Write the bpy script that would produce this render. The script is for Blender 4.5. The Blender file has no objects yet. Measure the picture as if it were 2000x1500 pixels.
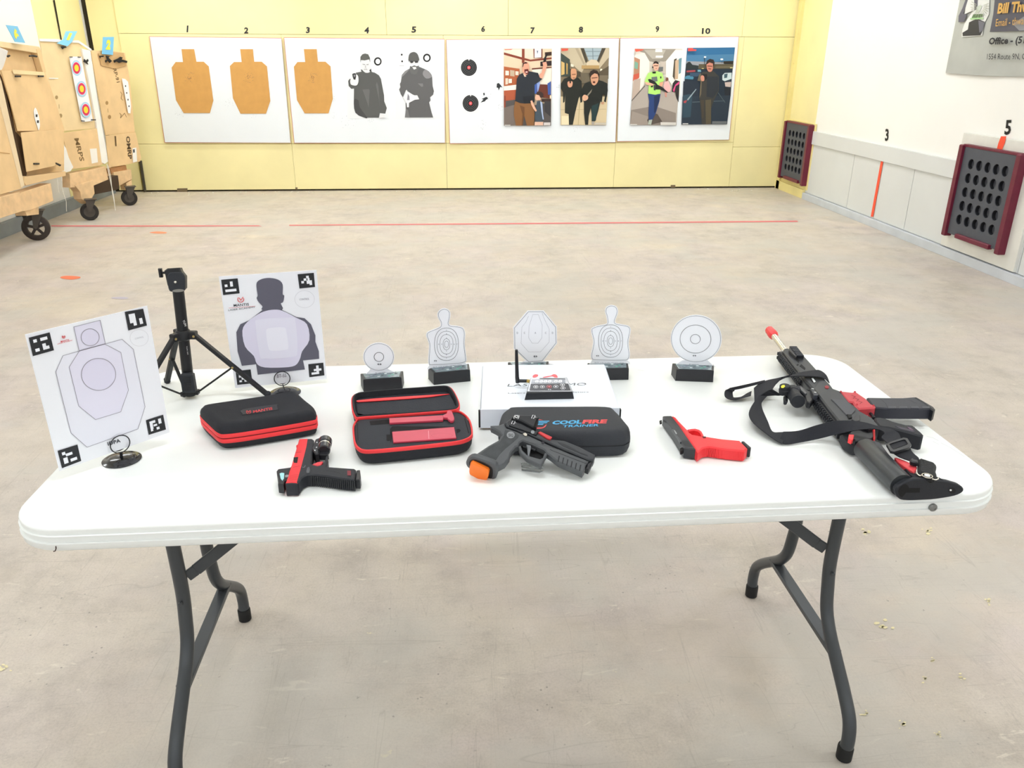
import bpy, bmesh, math, random
from mathutils import Vector as V, Matrix
random.seed(7)
S = bpy.context.scene
COL = S.collection

# ------------------------------------------------------------------ camera, world, exposure
F, H, PITCH, YAW, ROLL = 1554.5, 1.490, 0.3893, -0.0687, 0.0038
FW = V((0, math.cos(PITCH), -math.sin(PITCH))); UP = V((0, math.sin(PITCH), math.cos(PITCH))); RT = V((1, 0, 0))
_Z = Matrix.Rotation(YAW, 3, 'Z')
FW, UP, RT = _Z @ FW, _Z @ UP, _Z @ RT
RT, UP = math.cos(ROLL)*RT + math.sin(ROLL)*UP, -math.sin(ROLL)*RT + math.cos(ROLL)*UP
EYE = V((0, 0, H))
cd = bpy.data.cameras.new('camera'); cam = bpy.data.objects.new('camera', cd); COL.objects.link(cam)
cam.matrix_world = Matrix(((RT.x, UP.x, -FW.x, EYE.x), (RT.y, UP.y, -FW.y, EYE.y), (RT.z, UP.z, -FW.z, EYE.z), (0, 0, 0, 1)))
cd.sensor_width = 36; cd.lens = F*36/2000; cd.clip_start = .05; cd.clip_end = 60
S.camera = cam
w = bpy.data.worlds.new('hall'); S.world = w; w.use_nodes = True
w.node_tree.nodes['Background'].inputs[0].default_value = (.97, .98, 1, 1)
w.node_tree.nodes['Background'].inputs[1].default_value = .7
S.view_settings.view_transform = 'Standard'; S.view_settings.look = 'None'
S.view_settings.gamma = 1; S.view_settings.use_curve_mapping = False
S.view_settings.exposure = 0.38
LAMP = 14.5
FLOOD = 6

# ------------------------------------------------------------------ materials
def lin(h):
    h = h.lstrip('#'); r = []
    for i in (0, 2, 4):
        c = int(h[i:i+2], 16)/255
        r.append(c/12.92 if c <= .04045 else ((c+.055)/1.055)**2.4)
    return (*r, 1)
_m = {}
def mat(hx, rough=.6, metal=0, var=0, vs=8, bump=0, bs=200, spec=.4, emit=0, trans=0, var_to=None, name=None):
    k = (hx, rough, metal, var, vs, bump, bs, spec, emit, trans, var_to)
    if k in _m: return _m[k]
    m = bpy.data.materials.new(name or 'paint_'+hx.strip('#')); m.use_nodes = True
    nt = m.node_tree; b = nt.nodes['Principled BSDF']; b.inputs['Base Color'].default_value = lin(hx)
    b.inputs['Roughness'].default_value = rough; b.inputs['Metallic'].default_value = metal
    b.inputs['Specular IOR Level'].default_value = spec
    tc = nt.nodes.new('ShaderNodeTexCoord')
    if var or var_to:
        n = nt.nodes.new('ShaderNodeTexNoise'); n.inputs['Scale'].default_value = vs; n.inputs['Detail'].default_value = 6
        nt.links.new(tc.outputs['Object'], n.inputs['Vector'])
        r = nt.nodes.new('ShaderNodeValToRGB'); r.color_ramp.elements[0].position = .35; r.color_ramp.elements[1].position = .65
        c = lin(hx); c2 = lin(var_to) if var_to else tuple(min(1, x*(1+var)) for x in c[:3])+(1,)
        c1 = c if var_to else tuple(x*(1-var) for x in c[:3])+(1,)
        r.color_ramp.elements[0].color = c1; r.color_ramp.elements[1].color = c2
        nt.links.new(n.outputs['Fac'], r.inputs[0]); nt.links.new(r.outputs[0], b.inputs['Base Color'])
    if bump:
        n = nt.nodes.new('ShaderNodeTexNoise'); n.inputs['Scale'].default_value = bs; n.inputs['Detail'].default_value = 3
        nt.links.new(tc.outputs['Object'], n.inputs['Vector'])
        bp = nt.nodes.new('ShaderNodeBump'); bp.inputs['Strength'].default_value = bump; bp.inputs['Distance'].default_value = .002
        nt.links.new(n.outputs['Fac'], bp.inputs['Height']); nt.links.new(bp.outputs[0], b.inputs['Normal'])
    if emit:
        b.inputs['Emission Color'].default_value = lin(hx); b.inputs['Emission Strength'].default_value = emit
    if trans:
        b.inputs['Transmission Weight'].default_value = trans; b.inputs['IOR'].default_value = 1.45
    _m[k] = m
    return m

def floor_mat():
    m = bpy.data.materials.new('worn_concrete'); m.use_nodes = True; nt = m.node_tree; L = nt.links.new
    b = nt.nodes['Principled BSDF']; tc = nt.nodes.new('ShaderNodeTexCoord')
    def noise(s, d=5, r=.55, sc=None, dist=0):
        n = nt.nodes.new('ShaderNodeTexNoise'); n.inputs['Scale'].default_value = s; n.inputs['Detail'].default_value = d
        n.inputs['Roughness'].default_value = r; n.inputs['Distortion'].default_value = dist
        if sc:
            mp = nt.nodes.new('ShaderNodeMapping'); mp.inputs['Scale'].default_value = sc; mp.inputs['Rotation'].default_value = (0, 0, .5*s % 3)
            L(tc.outputs['Object'], mp.inputs['Vector']); L(mp.outputs[0], n.inputs['Vector'])
        else: L(tc.outputs['Object'], n.inputs['Vector'])
        return n.outputs['Fac']
    def ramp(src, els):
        r = nt.nodes.new('ShaderNodeValToRGB'); e = r.color_ramp.elements
        while len(e) < len(els): e.new(.5)
        for k, (p, c) in enumerate(els): e[k].position = p; e[k].color = c
        L(src, r.inputs[0]); return r.outputs[0]
    def mix(a, c, f, mode='MIX'):
        x = nt.nodes.new('ShaderNodeMix'); x.data_type = 'RGBA'; x.blend_type = mode
        if isinstance(f, (int, float)): x.inputs[0].default_value = f
        else: L(f, x.inputs[0])
        for s, i in ((a, 6), (c, 7)):
            if isinstance(s, tuple): x.inputs[i].default_value = s
            else: L(s, x.inputs[i])
        return x.outputs[2]
    g = lambda v: (v, v, v, 1)
    c = ramp(noise(.9, 4), [(.30, lin('#c2bab2')), (.45, lin('#cac1b5')), (.55, lin('#c7bdb6')), (.7, lin('#d3c8b6'))])
    c = mix(c, ramp(noise(5, 8, .7), [(.3, g(.74)), (.5, g(1)), (.7, g(1.14))]), .8, 'MULTIPLY')
    c = mix(c, ramp(noise(160, 3, .8), [(.3, g(.82)), (.5, g(1)), (.7, g(1.08))]), .6, 'MULTIPLY')
    c = mix(c, lin('#e6dfd0'), ramp(noise(9, 6, .6, (1, 2.6, 1), 1), [(.64, g(0)), (.70, g(.55))]))
    c = mix(c, lin('#efe6b8'), ramp(noise(14, 5, .7), [(.705, g(0)), (.73, g(.6))]))
    vo = nt.nodes.new('ShaderNodeTexVoronoi'); vo.inputs['Scale'].default_value = 30; L(tc.outputs['Object'], vo.inputs['Vector'])
    pit = ramp(vo.outputs['Distance'], [(.05, g(1)), (.11, g(0))]); gate = ramp(noise(2.2, 3), [(.5, g(0)), (.62, g(.75))])
    c = mix(c, lin('#7d7872'), mix(g(0), pit, gate))
    c = mix(c, lin('#cabfb0'), ramp(noise(1.7, 5, .6), [(.5, g(0)), (.62, g(.5))])); c = mix(c, lin('#c2bfb7'), ramp(noise(1.3, 5, .6, (1, 1.3, 1)), [(.5, g(0)), (.6, g(.55))]))
    c = mix(c, lin('#8f8983'), ramp(noise(38, 4, .6), [(.70, g(0)), (.76, g(.8))]))
    c = mix(c, lin('#a59d93'), ramp(noise(3.1, 8, .75, (1, 7, 1), 2), [(.62, g(0)), (.72, g(.55))]))
    # thin scratches: narrow bands of stretched noise
    for s, sc in ((2.3, (.35, 6, 1)), (3.7, (5, .3, 1))):
        c = mix(c, lin('#9b958c'), ramp(noise(s, 2, .5, sc, .6), [(.4955, g(0)), (.5, g(.32)), (.5045, g(0))]))
    L(c, b.inputs['Base Color'])
    b.inputs['Specular IOR Level'].default_value = .35
    L(ramp(noise(6, 5), [(.3, g(.42)), (.7, g(.62))]), b.inputs['Roughness'])
    bp = nt.nodes.new('ShaderNodeBump'); bp.inputs['Strength'].default_value = .25; bp.inputs['Distance'].default_value = .003
    L(noise(90, 4, .7), bp.inputs['Height']); L(bp.outputs[0], b.inputs['Normal'])
    return m

# ------------------------------------------------------------------ geometry helpers
class Pl:                                   # a real plane in the room; px() meets it with the sight line of a photo pixel
    def __init__(s, P, n): s.P = V(P); s.n = V(n).normalized()
    def at(s, off): return Pl(s.P + s.n*off, s.n)
    def px(s, x, y):
        d = FW + RT*((x-1000)/F) - UP*((y-750)/F)
        return EYE + d*((s.P-EYE).dot(s.n)/d.dot(s.n))
TILT = None                                 # (point, normal, height) while building something that lies at a slant
def T(z):
    if TILT: return Pl(TILT[0]+TILT[1]*(z-TILT[2]), TILT[1])
    return Pl((0, 0, z), (0, 0, 1))
def crop(ox, oy, s):
    def f(t): return [(ox+float(a)/s, oy+float(b)/s) for a, b in (q.split(',') for q in t.split())]
    return f
PX = crop(0, 0, 1)
def ell(cx, cy, rx, ry, n=28, rot=0):
    c, s = math.cos(rot), math.sin(rot); r = []
    for i in range(n):
        a = 2*math.pi*i/n; x, y = rx*math.cos(a), ry*math.sin(a); r.append((cx+x*c-y*s, cy+x*s+y*c))
    return r
def cat(P, k=4, closed=True):               # smooth curve through points
    P = [V(p) for p in P]; n = len(P); out = []
    for i in range(n if closed else n-1):
        g = (lambda j: P[j % n]) if closed else (lambda j: P[max(0, min(n-1, j))])
        a, b, c, d = g(i-1), g(i), g(i+1), g(i+2)
        for j in range(k):
            t = j/k
            out.append(.5*((2*b)+(c-a)*t+(2*a-5*b+4*c-d)*t*t+(3*b-a-3*c+d)*t**3))
    if not closed: out.append(P[-1])
    return out
def cat2(P, k=4): return [(v.x, v.y) for v in cat([V((a, b, 0)) for a, b in P], k)]
def offs(P, d, n):                          # move a closed loop inwards by d within the plane of normal n
    if not d: return [p.copy() for p in P]
    N = len(P); A = V((0, 0, 0))
    for i in range(N): A += P[i].cross(P[(i+1) % N])
    sg = 1 if A.dot(n) > 0 else -1; out = []
    for i in range(N):
        e1 = (P[i]-P[i-1]); e2 = (P[(i+1) % N]-P[i])
        if e1.length < 1e-9 or e2.length < 1e-9: out.append(P[i].copy()); continue
        e1.normalize(); e2.normalize(); m = (n.cross(e1)+n.cross(e2))*sg
        q = m.length
        if q < .2: out.append(P[i].copy()); continue
        m.normalize(); out.append(P[i]+m*(d/max(.5, q/2)))
    return out
_txt = {}
def text_geo(s, bold=0):
    if (s, bold) not in _txt:
        cu = bpy.data.curves.new('t', 'FONT'); cu.body = s; cu.resolution_u = 2; cu.offset = bold; cu.fill_mode = 'FRONT'
        o = bpy.data.objects.new('t', cu); COL.objects.link(o); bpy.context.view_layer.update()
        me = bpy.data.meshes.new_from_object(o.evaluated_get(bpy.context.evaluated_depsgraph_get()))
        vs = [v.co.copy() for v in me.vertices]; fs = [tuple(p.vertices) for p in me.polygons]
        bpy.data.objects.remove(o); bpy.data.curves.remove(cu); bpy.data.meshes.remove(me)
        x0 = min(v.x for v in vs); x1 = max(v.x for v in vs); y0 = min(v.y for v in vs); y1 = max(v.y for v in vs)
        _txt[(s, bold)] = ([((v.x-x0)/(x1-x0), (v.y-y0)/(y1-y0)) for v in vs], fs)
    return _txt[(s, bold)]
class M:
    def __init__(s): s.v = []; s.f = []; s.m = []; s.ms = []
    def mi(s, m):
        if m not in s.ms: s.ms.append(m)
        return s.ms.index(m)
    def face(s, P, m):
        b = len(s.v); s.v += [V(p) for p in P]; s.f.append(tuple(range(b, b+len(P)))); s.m.append(s.mi(m)); return s
    def flat(s, pl, pts, m, off=.001): return s.face([pl.at(off).px(*p) for p in pts], m)
    def loft(s, rings, m, caps=(1, 1), closed=True, mcap=None):
        b = len(s.v); n = len(rings[0]); k = s.mi(m)
        for r in rings: s.v += [V(p) for p in r]
        for i in range(len(rings)-1):
            for j in range(n if closed else n-1):
                a, c = b+i*n+j, b+i*n+(j+1) % n
                s.f.append((a, c, c+n, a+n)); s.m.append(k)
        kc = s.mi(mcap) if mcap else k
        if caps[0]: s.f.append(tuple(b+j for j in range(n))); s.m.append(kc)
        if caps[1]: s.f.append(tuple(b+(len(rings)-1)*n+j for j in reversed(range(n)))); s.m.append(k)
        return s
    def slab(s, P, n, t, m, bev=.0015, mcap=None):      # P = top loop; goes back by t along -n
        n = V(n).normalized(); bev = min(bev, t*.45)
        P = [V(p) for p in P]
        if bev <= 0: return s.loft([P, [p-n*t for p in P]], m, mcap=mcap)
        I = offs(P, bev, n)
        return s.loft([I, [p-n*bev for p in P], [p-n*(t-bev) for p in P], [p-n*t for p in I]], m, mcap=mcap)
    def plate(s, pl, pts, t, m, off=0, bev=.0015, mcap=None):
        q = pl.at(off); return s.slab([q.px(*p) for p in pts], q.n, t, m, bev, mcap)
    def rings(s, P, n, prof, m, caps=(1, 1)):           # prof = [(height along n, inset)]
        n = V(n); P = [V(p) for p in P]; c = sum(P, V((0, 0, 0)))/len(P)
        i0 = max(range(len(P)), key=lambda i: (P[i]-c).length); j0 = max(P, key=lambda q: (q-P[i0]).length)
        u = sum(((P[(i+1) % len(P)]-P[i])*abs((P[(i+1) % len(P)]-P[i]).length)*(1 if (P[(i+1) % len(P)]-P[i]).dot(j0-P[i0]) > 0 else -1) for i in range(len(P))), V((0, 0, 0))).normalized()
        v = n.cross(u); hu = max(abs((p-c).dot(u)) for p in P); hv = max(abs((p-c).dot(v)) for p in P)
        def inset(i): return [c+u*(p-c).dot(u)*(1-i/hu)+v*(p-c).dot(v)*(1-i/hv)+n*(p-c).dot(n) for p in P]
        return s.loft([[p+n*h for p in inset(i)] for h, i in prof], m, caps)
    def box(s, c, d, m, u=(1, 0, 0), v=(0, 1, 0), bev=.002, n=None):
        u = V(u).normalized(); v = V(v).normalized(); n = V(n).normalized() if n else u.cross(v); c = V(c)
        P = [c+u*d[0]/2*a+v*d[1]/2*b+n*d[2]/2 for a, b in ((-1, -1), (1, -1), (1, 1), (-1, 1))]
        return s.slab(P, n, d[2], m, bev)
    def beam(s, a, b, w, h, m, side=(0, 0, 1), bev=.0015):
        a, b = V(a), V(b); u = (b-a).normalized(); sd = V(side); v = sd.cross(u).normalized(); n = u.cross(v)
        return s.box((a+b)/2, ((b-a).length, w, h), m, u, v, bev)
    def cyl(s, a, b, r, m, r2=None, n=20, bev=0):
        a, b = V(a), V(b); ax = (b-a).normalized(); q = V((0, 0, 1)) if abs(ax.z) < .9 else V((1, 0, 0))
        u = ax.cross(q).normalized(); v = ax.cross(u); r2 = r if r2 is None else r2
        R = lambda c, rr: [c+u*rr*math.cos(2*math.pi*i/n)+v*rr*math.sin(2*math.pi*i/n) for i in range(n)]
        if bev: return s.loft([R(a, r-bev), R(a+ax*bev, r), R(b-ax*bev, r2), R(b, r2-bev)], m)
        return s.loft([R(a, r), R(b, r2)], m)
    def lathe(s, o, ax, prof, m, n=32, caps=(1, 1)):
        o, ax = V(o), V(ax).normalized(); q = V((0, 0, 1)) if abs(ax.z) < .9 else V((1, 0, 0))
        u = ax.cross(q).normalized(); v = ax.cross(u)
        return s.loft([[o+ax*h+u*r*math.cos(2*math.pi*i/n)+v*r*math.sin(2*math.pi*i/n) for i in range(n)] for h, r in prof], m, caps)
    def tube(s, P, r, m, n=12, closed=False):
        P = [V(p) for p in P]; R = []; pu = None; N = len(P)
        for i in range(N):
            t = ((P[(i+1) % N]-P[i-1]) if closed else (P[min(i+1, N-1)]-P[max(i-1, 0)])).normalized()
            if pu is None:
                q = V((0, 0, 1)) if abs(t.z) < .9 else V((1, 0, 0)); pu = t.cross(q).normalized()
            pu = (pu-t*pu.dot(t)).normalized(); v = t.cross(pu)
            R.append([P[i]+pu*r*math.cos(2*math.pi*j/n)+v*r*math.sin(2*math.pi*j/n) for j in range(n)])
        if closed: R.append(R[0]); return s.loft(R, m, (0, 0))
        return s.loft(R, m)
    def ribbon(s, pairs, t, m):             # pairs of 3D edge points; t = thickness
        A = [V(a) for a, b in pairs]; B = [V(b) for a, b in pairs]; R = []
        for i in range(len(A)):
            d = (A[min(i+1, len(A)-1)]+B[min(i+1, len(A)-1)])-(A[max(i-1, 0)]+B[max(i-1, 0)])
            n = d.cross(B[i]-A[i]); n = n.normalized() if n.length > 1e-9 else V((0, 0, 1))
            if n.z < 0: n = -n
            R.append([A[i], B[i], B[i]-n*t, A[i]-n*t])
        return s.loft(R, m)
    def line(s, pl, pts, wd, m, off=.001, closed=True): # drawn line of width wd (metres) on a plane
        q = pl.at(off); P = [q.px(*p) for p in pts]
        if closed:
            a = offs(P, -wd/2, q.n); b = offs(P, wd/2, q.n); N = len(P)
            for i in range(N): s.face([a[i], a[(i+1) % N], b[(i+1) % N], b[i]], m)
        else:
            for i in range(len(P)-1):
                d = (P[i+1]-P[i]); e = q.n.cross(d).normalized()*wd/2; d = d.normalized()*wd*.2
                s.face([P[i]-e-d, P[i+1]-e+d, P[i+1]+e+d, P[i]+e-d], m)
        return s
    def text(s, pl, st, a, b, c, m, off=.001, bold=0, shear=0):  # a,b = ends of the baseline, c = above a at cap height
        q = pl.at(off); A, B, C = q.px(*a), q.px(*b), q.px(*c); u = B-A; v = C-A
        vs, fs = text_geo(st, bold); base = len(s.v); k = s.mi(m)
        h = v.length
        un = u.normalized()
        s.v += [A+u*x+v*y+un*(shear*h*y) for x, y in vs]
        for f in fs: s.f.append(tuple(base+i for i in f)); s.m.append(k)
        return s
BLD = {}
def fill(me, b, loc, smooth):
    me.clear_geometry(); me.materials.clear()
    me.from_pydata([tuple(v-loc) for v in b.v], [], b.f)
    for m in b.ms: me.materials.append(m)
    me.polygons.foreach_set('material_index', b.m)
    bm = bmesh.new(); bm.from_mesh(me); bmesh.ops.recalc_face_normals(bm, faces=bm.faces); bm.to_mesh(me); bm.free()
    me.polygons.foreach_set('use_smooth', [True]*len(me.polygons)); me.set_sharp_from_angle(angle=math.radians(smooth)); me.update()
def obj(b, name, parent=None, smooth=35):
    me = bpy.data.meshes.new(name)
    if parent: loc = V(parent.get('o', (0, 0, 0)))
    else:
        xs = [v.x for v in b.v]; ys = [v.y for v in b.v]; loc = V(((min(xs)+max(xs))/2, (min(ys)+max(ys))/2, min(v.z for v in b.v)))
    fill(me, b, loc, smooth)
    o = bpy.data.objects.new(name, me); COL.objects.link(o); BLD[o.name] = (b, smooth)
    if parent: o.parent = parent; o['o'] = tuple(loc)
    else: o.location = loc; o['o'] = tuple(loc)
    return o
def addto(o, b):                            # surface pattern joins its part's own mesh
    a, smooth = BLD[o.name]; k = len(a.v); a.v += b.v; a.f += [tuple(i+k for i in f) for f in b.f]
    a.m += [a.mi(b.ms[i]) for i in b.m]; fill(o.data, a, V(o['o']), smooth)
def tag(o, label, cat, group=None):
    o['label'] = label; o['category'] = cat
    if group: o['group'] = group
    return o
def thing(name, label, cat, loc, group=None):
    o = bpy.data.objects.new(name, None); o.empty_display_size = .05; COL.objects.link(o)
    o.location = loc; o['o'] = tuple(loc); return tag(o, label, cat, group)
def struct(b, name, **k): o = obj(b, name, **k); o['kind'] = 'structure'; return o
exec_order = []

# ------------------------------------------------------------------ palette
YEL = mat('#f9efb6', .7, var=.035, vs=2.2, bump=.15, bs=40, name='yellow_wall_paint')
YEL2 = mat('#f2e4a0', .7, var=.05, vs=3, name='yellow_trim_paint')
WHT = mat('#f8f8f5', .7, var=.012, vs=1.5, bump=.1, bs=60, name='white_wall_paint')
GRY = mat('#dde0e0', .55, var=.02, vs=2, name='pale_grey_panel')
GRY2 = mat('#cdd3da', .5, var=.05, vs=6, name='blue_grey_skirting')
DARK = mat('#17130f', .9, name='dark_gap')
BRD = mat('#eef5fc', .5, var=.012, vs=2, name='white_foam_board')
RED = mat('#f3343a', .45, name='bright_red'); RED2 = mat('#e4474f', .5)
BLK = mat('#1b1d22', .45, spec=.5, name='black_plastic'); BLK2 = mat('#24272d', .6, bump=.3, bs=700, name='black_polymer')
GUN = mat('#3b3e42', .5, var=.06, vs=30, name='dark_grey_polymer'); GUNL = mat('#4b4e52', .45)
STL = mat('#4a4e52', .38, metal=.35, name='grey_steel_tube')
TBL = mat('#f6faf8', .42, var=.008, vs=4, bump=.08, bs=120, name='white_table_plastic')
INK = mat('#2b2c33', .6); INKL = mat('#777884', .6); RULE = mat('#8e8a94', .6)
CARD = mat('#dcb684', .8, var=.05, vs=9, bump=.1, bs=60, name='cardboard'); CARDD = mat('#cfa36c', .85, var=.06, vs=7)
WOOD = mat('#e6c497', .75, var=.10, vs=14, name='pine_lumber'); WOODD = mat('#b8875a', .8, var=.12, vs=12)
CHROME = mat('#d8d4c8', .25, metal=.9, name='bright_metal')

# ------------------------------------------------------------------ the room
D, RX, LX = 9.86, 3.99, -4.05
floor = struct(M().box((0, 3.2, -.05), (8.5, 13.8, .1), floor_mat(), bev=0), 'floor')
struct(M().box((0, 3.2, 2.95), (8.5, 13.8, .1), mat('#f4f4f0', .8, var=.01, vs=2), bev=0), 'ceiling')
BW = Pl((0, D, 0), (0, -1, 0)); RW = Pl((RX, 0, 0), (-1, 0, 0)); LW = Pl((LX, 0, 0), (1, 0, 0))
b = M().box((0, D+.16, 1.45), (8.5, .2, 2.9), mat('#3a3427', .9), bev=0)
wb = struct(b, 'wall_back')
sx = [-3.90, -3.687, -1.924, -.117, 1.917, 3.363, RX]
def wp(x0, x1, z0, z1, f=D, m=YEL, gap=.003):
    return M().box(((x0+x1)/2, (f+D+.065)/2, (z0+z1)/2), (x1-x0-gap, D+.065-f, z1-z0-gap), m, bev=.003)
for i in range(2, 6):
    obj(wp(sx[i-1], sx[i], .018, .545), 'wall_panel', wb)
obj(wp(sx[1], sx[2], .545, 1.72, m=YEL), 'wall_panel', wb); obj(wp(sx[2], sx[3], .545, 1.72), 'wall_panel', wb)
obj(wp(sx[3], sx[4], .545, 1.72), 'wall_panel', wb); obj(wp(sx[4], sx[5], .545, 1.72), 'wall_panel', wb)
for a, c in ((sx[1], -.75), (-.75, .62), (.62, 3.332)): obj(wp(a, c, 1.72, 2.9), 'wall_panel', wb)
b = wp(sx[5], RX-.01, .018, .49); obj(b, 'wall_panel', wb); obj(wp(3.363, RX-.01, .49, 1.72), 'wall_panel', wb); obj(wp(3.332, RX-.01, 1.72, 2.9), 'wall_panel', wb)
obj(wp(-3.99, -3.72, .018, .50, f=D+.02, m=YEL), 'wall_panel', wb); obj(wp(-3.99, sx[1], .50, 2.9, f=D+.02), 'wall_panel', wb)
# numbers stencilled over the lanes
def digit(pl, s, x0, y0, x1, y1, par, bold=.03, shear=0, m=INK):
    b = M(); b.text(pl, s, (x0, y1), (x1, y1), (x0+(.8 if pl is BW else 0), y0), m, .004, bold, shear)
    return obj(b, 'painted_number', par)
WK = crop(280, 30, 3.3333); WK3 = crop(860, 30, 3.3333)
for s, k, (x0, y0, x1, y1) in (('1', WK, (281, 66, 291, 110)), ('2', WK, (655, 78, 682, 118)), ('3', WK, (1058, 76, 1082, 116)), ('4', WK, (1438, 76, 1468, 118)),
        ('5', WK, (1745, 72, 1775, 113)), ('6', WK3, (265, 68, 290, 108)), ('7', WK3, (585, 78, 613, 118)), ('8', WK3, (900, 73, 928, 113)), ('9', WK3, (1400, 69, 1424, 110)), ('10', WK3, (1702, 82, 1757, 122))):
    (a, c), (d, e) = k('%g,%g %g,%g' % (x0, y0, x1, y1))
    digit(BW, s, a, c, d, e, wb, .035)
# right wall
b = M().box((RX+.1, 3.2, 1.45), (.2, 13.8, 2.9), WHT, bev=0)
wr = struct(b, 'wall_right')
YB = 9.03
obj(M().box((RX, (YB+D)/2, 1.47), (.012, D-YB, 2.86), YEL), 'painted_panel', wr)
obj(M().box((RX-.02, D-.07, 1.3), (.04, .09, 2.6), YEL2), 'corner_post', wr)
obj(M().box((RX-.045, D-.10, 1.62), (.012, .03, .36), YEL2), 'hinge_plate', wr)
for y0, y1 in ((7.985, YB), (6.86, 7.985), (6.25, 6.86), (5.3, 6.25), (4.0, 5.3), (2.6, 4.0)):
    obj(M().box((RX-.006, (y0+y1)/2, .34), (.012, y1-y0-.008, .53), GRY), 'wainscot_panel', wr)
obj(M().box((RX-.014, (YB-3.6)/2, .675), (.028, YB+3.6, .14), GRY), 'wainscot_rail', wr)
tr = struct(M().box((RX-.02, (YB-3.6)/2, .035), (.04, YB+3.6, .07), GRY2), 'baseboard_right')
obj(M().box((RX-.02, (YB+D)/2, .05), (.04, D-YB, .10), YEL2), 'yellow_board', tr)
RWS = Pl((RX-.014, 0, 0), (-1, 0, 0))
for s, p in (('3', '775,674 795,674 772,738 790,738'), ('5', '1405,628 1436,628 1396,706 1428,706')):
    q = crop(1440, 0, 2.679)(p)
    b = M(); P = RW.at(.003); A, B_, C = P.px(*q[2]), P.px(*q[3]), P.px(*q[0])
    b.text(RW, s, q[2], q[3], q[0], mat('#141416'), .003, .03); obj(b, 'painted_number', wr)
OR = mat('#ff5a3c', .5, name='orange_tape')
K = crop(1440, 0, 2.679)
obj(M().flat(RWS, K('752,838 765,838 711,1134 698,1134'), OR, .003), 'tape_strip', wr)
# left wall
wl = struct(M().box((LX-.1, 3.2, 1.45), (.2, 13.8, 2.9), WHT, bev=0), 'wall_left')
obj(M().box((LX, 9.31, 1.45), (.01, 1.08, 2.86), YEL), 'painted_panel', wl)
obj(M().flat(LW, PX('104,0 107,0 121,78 119,78'), DARK, .012), 'seam', wl)
gap = M(); gap.plate(Pl((0, D-.03, 0), (0, -1, 0)), PX('132,-30 140,-10 160,86 153,86 146,48 141,30'), .02, DARK); obj(gap, 'seam', wl)
struct(M().box((LX+.025, 4.6, .06), (.05, 10.4, .12), mat('#8f979c', .5, var=.1, vs=5)), 'baseboard_left')
obj(M().plate(Pl((0, D-.02, 0), (0, -1, 0)), PX('272,314 276,314 285,374 281,376'), .02, mat('#4c483e', .8)), 'seam', wb)
# floor lines and paint spots
def fl(pts, m, name='painted_mark'):
    return obj(M().face([T(.0015).px(*p) for p in pts], m), name, floor)
LR = mat('#d9767a', .6)
fl(PX('100,440 250,440.3 250,442.6 100,442.4'), LR, 'painted_line'); fl(PX('250,440.3 505,440 512,442 250,442.6'), LR, 'painted_line')
fl(PX('565,439 1000,435.5 1000,438 565,441'), LR, 'painted_line'); fl(PX('1000,435.5 1556,430.8 1560,433.4 1000,438'), LR, 'painted_line')
fl(cat2(PX('292,454 308,452 325,453.5 322,456 305,456')), mat('#f0936e'))
fl(cat2(PX('118,541 130,538.5 154,540 156,543 140,546 122,544')), mat('#ee7d58'))
fl(cat2(PX('218,581 235,579.5 250,581 245,584 222,583.5')), mat('#b9b3c0'))
for c, r in (((1724, 1222), 24), ((1820, 1290), 9), ((1692, 1392), 12), ((1762, 1414), 15), ((1806, 1325), 13), ((1832, 1434), 9), ((14, 1302), 16), ((1812, 1036), 12), ((1875, 1322), 12), ((1930, 1176), 12), ((1690, 1040), 12)):
    for k in range(7):
        a = random.random()*6.28; q = random.random()*r; s = r*(.12+.22*random.random())
        fl([(c[0]+q*math.cos(a)+s*(.6+.8*random.random())*math.cos(t*.7), c[1]+.7*q*math.sin(a)+.5*s*(.6+.8*random.random())*math.sin(t*.7)) for t in range(9)], mat('#e9dfb4', .7), 'paint_chip')
for p in ('346,368 366,367.6 366,374.4 346,374.8', '577,366 581,366 581,371 577,371', '1310,361.5 1319,361.3 1319,366.5 1310,366.8'):
    obj(M().plate(BW.at(.003), PX(p), .004, mat('#7a6a50', .85), 0, 0), 'cut_notch', wb)
b = M()
for i in range(90):
    x = -3.6+7.4*random.random(); y = 9.80-.28*random.random()**2; s_ = .004+.009*random.random()
    b.box((x, y, s_*.3), (s_*1.5, s_, s_*.6), mat('#e9e6da', .8), (1, random.random(), 0), (-random.random(), 1, 0), 0)
o = obj(b, 'plaster_crumbs'); tag(o, 'pale plaster crumbs scattered along the foot of the yellow wall', 'debris'); o['kind'] = 'stuff'
# ceiling lamps
EM = bpy.data.materials.new('lamp_diffuser'); EM.use_nodes = True
e = EM.node_tree.nodes['Principled BSDF']; e.inputs['Emission Color'].default_value = (.955, .98, 1, 1); e.inputs['Emission Strength'].default_value = LAMP
for yy in (-1.6, 1.2, 4.0, 6.6, 8.9):
    for xx in (-2.7, 0, 2.7):
        t = thing('ceiling_light', 'white ceiling light fitting above the room', 'light', (xx, yy, 2.9), 'ceiling lights over the range')
        obj(M().box((xx, yy, 2.87), (1.3, .34, .06), mat('#f0f0f0', .5)), 'housing', t)
        obj(M().box((xx, yy, 2.835), (1.2, .26, .01), EM, bev=0), 'diffuser', t)

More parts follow.
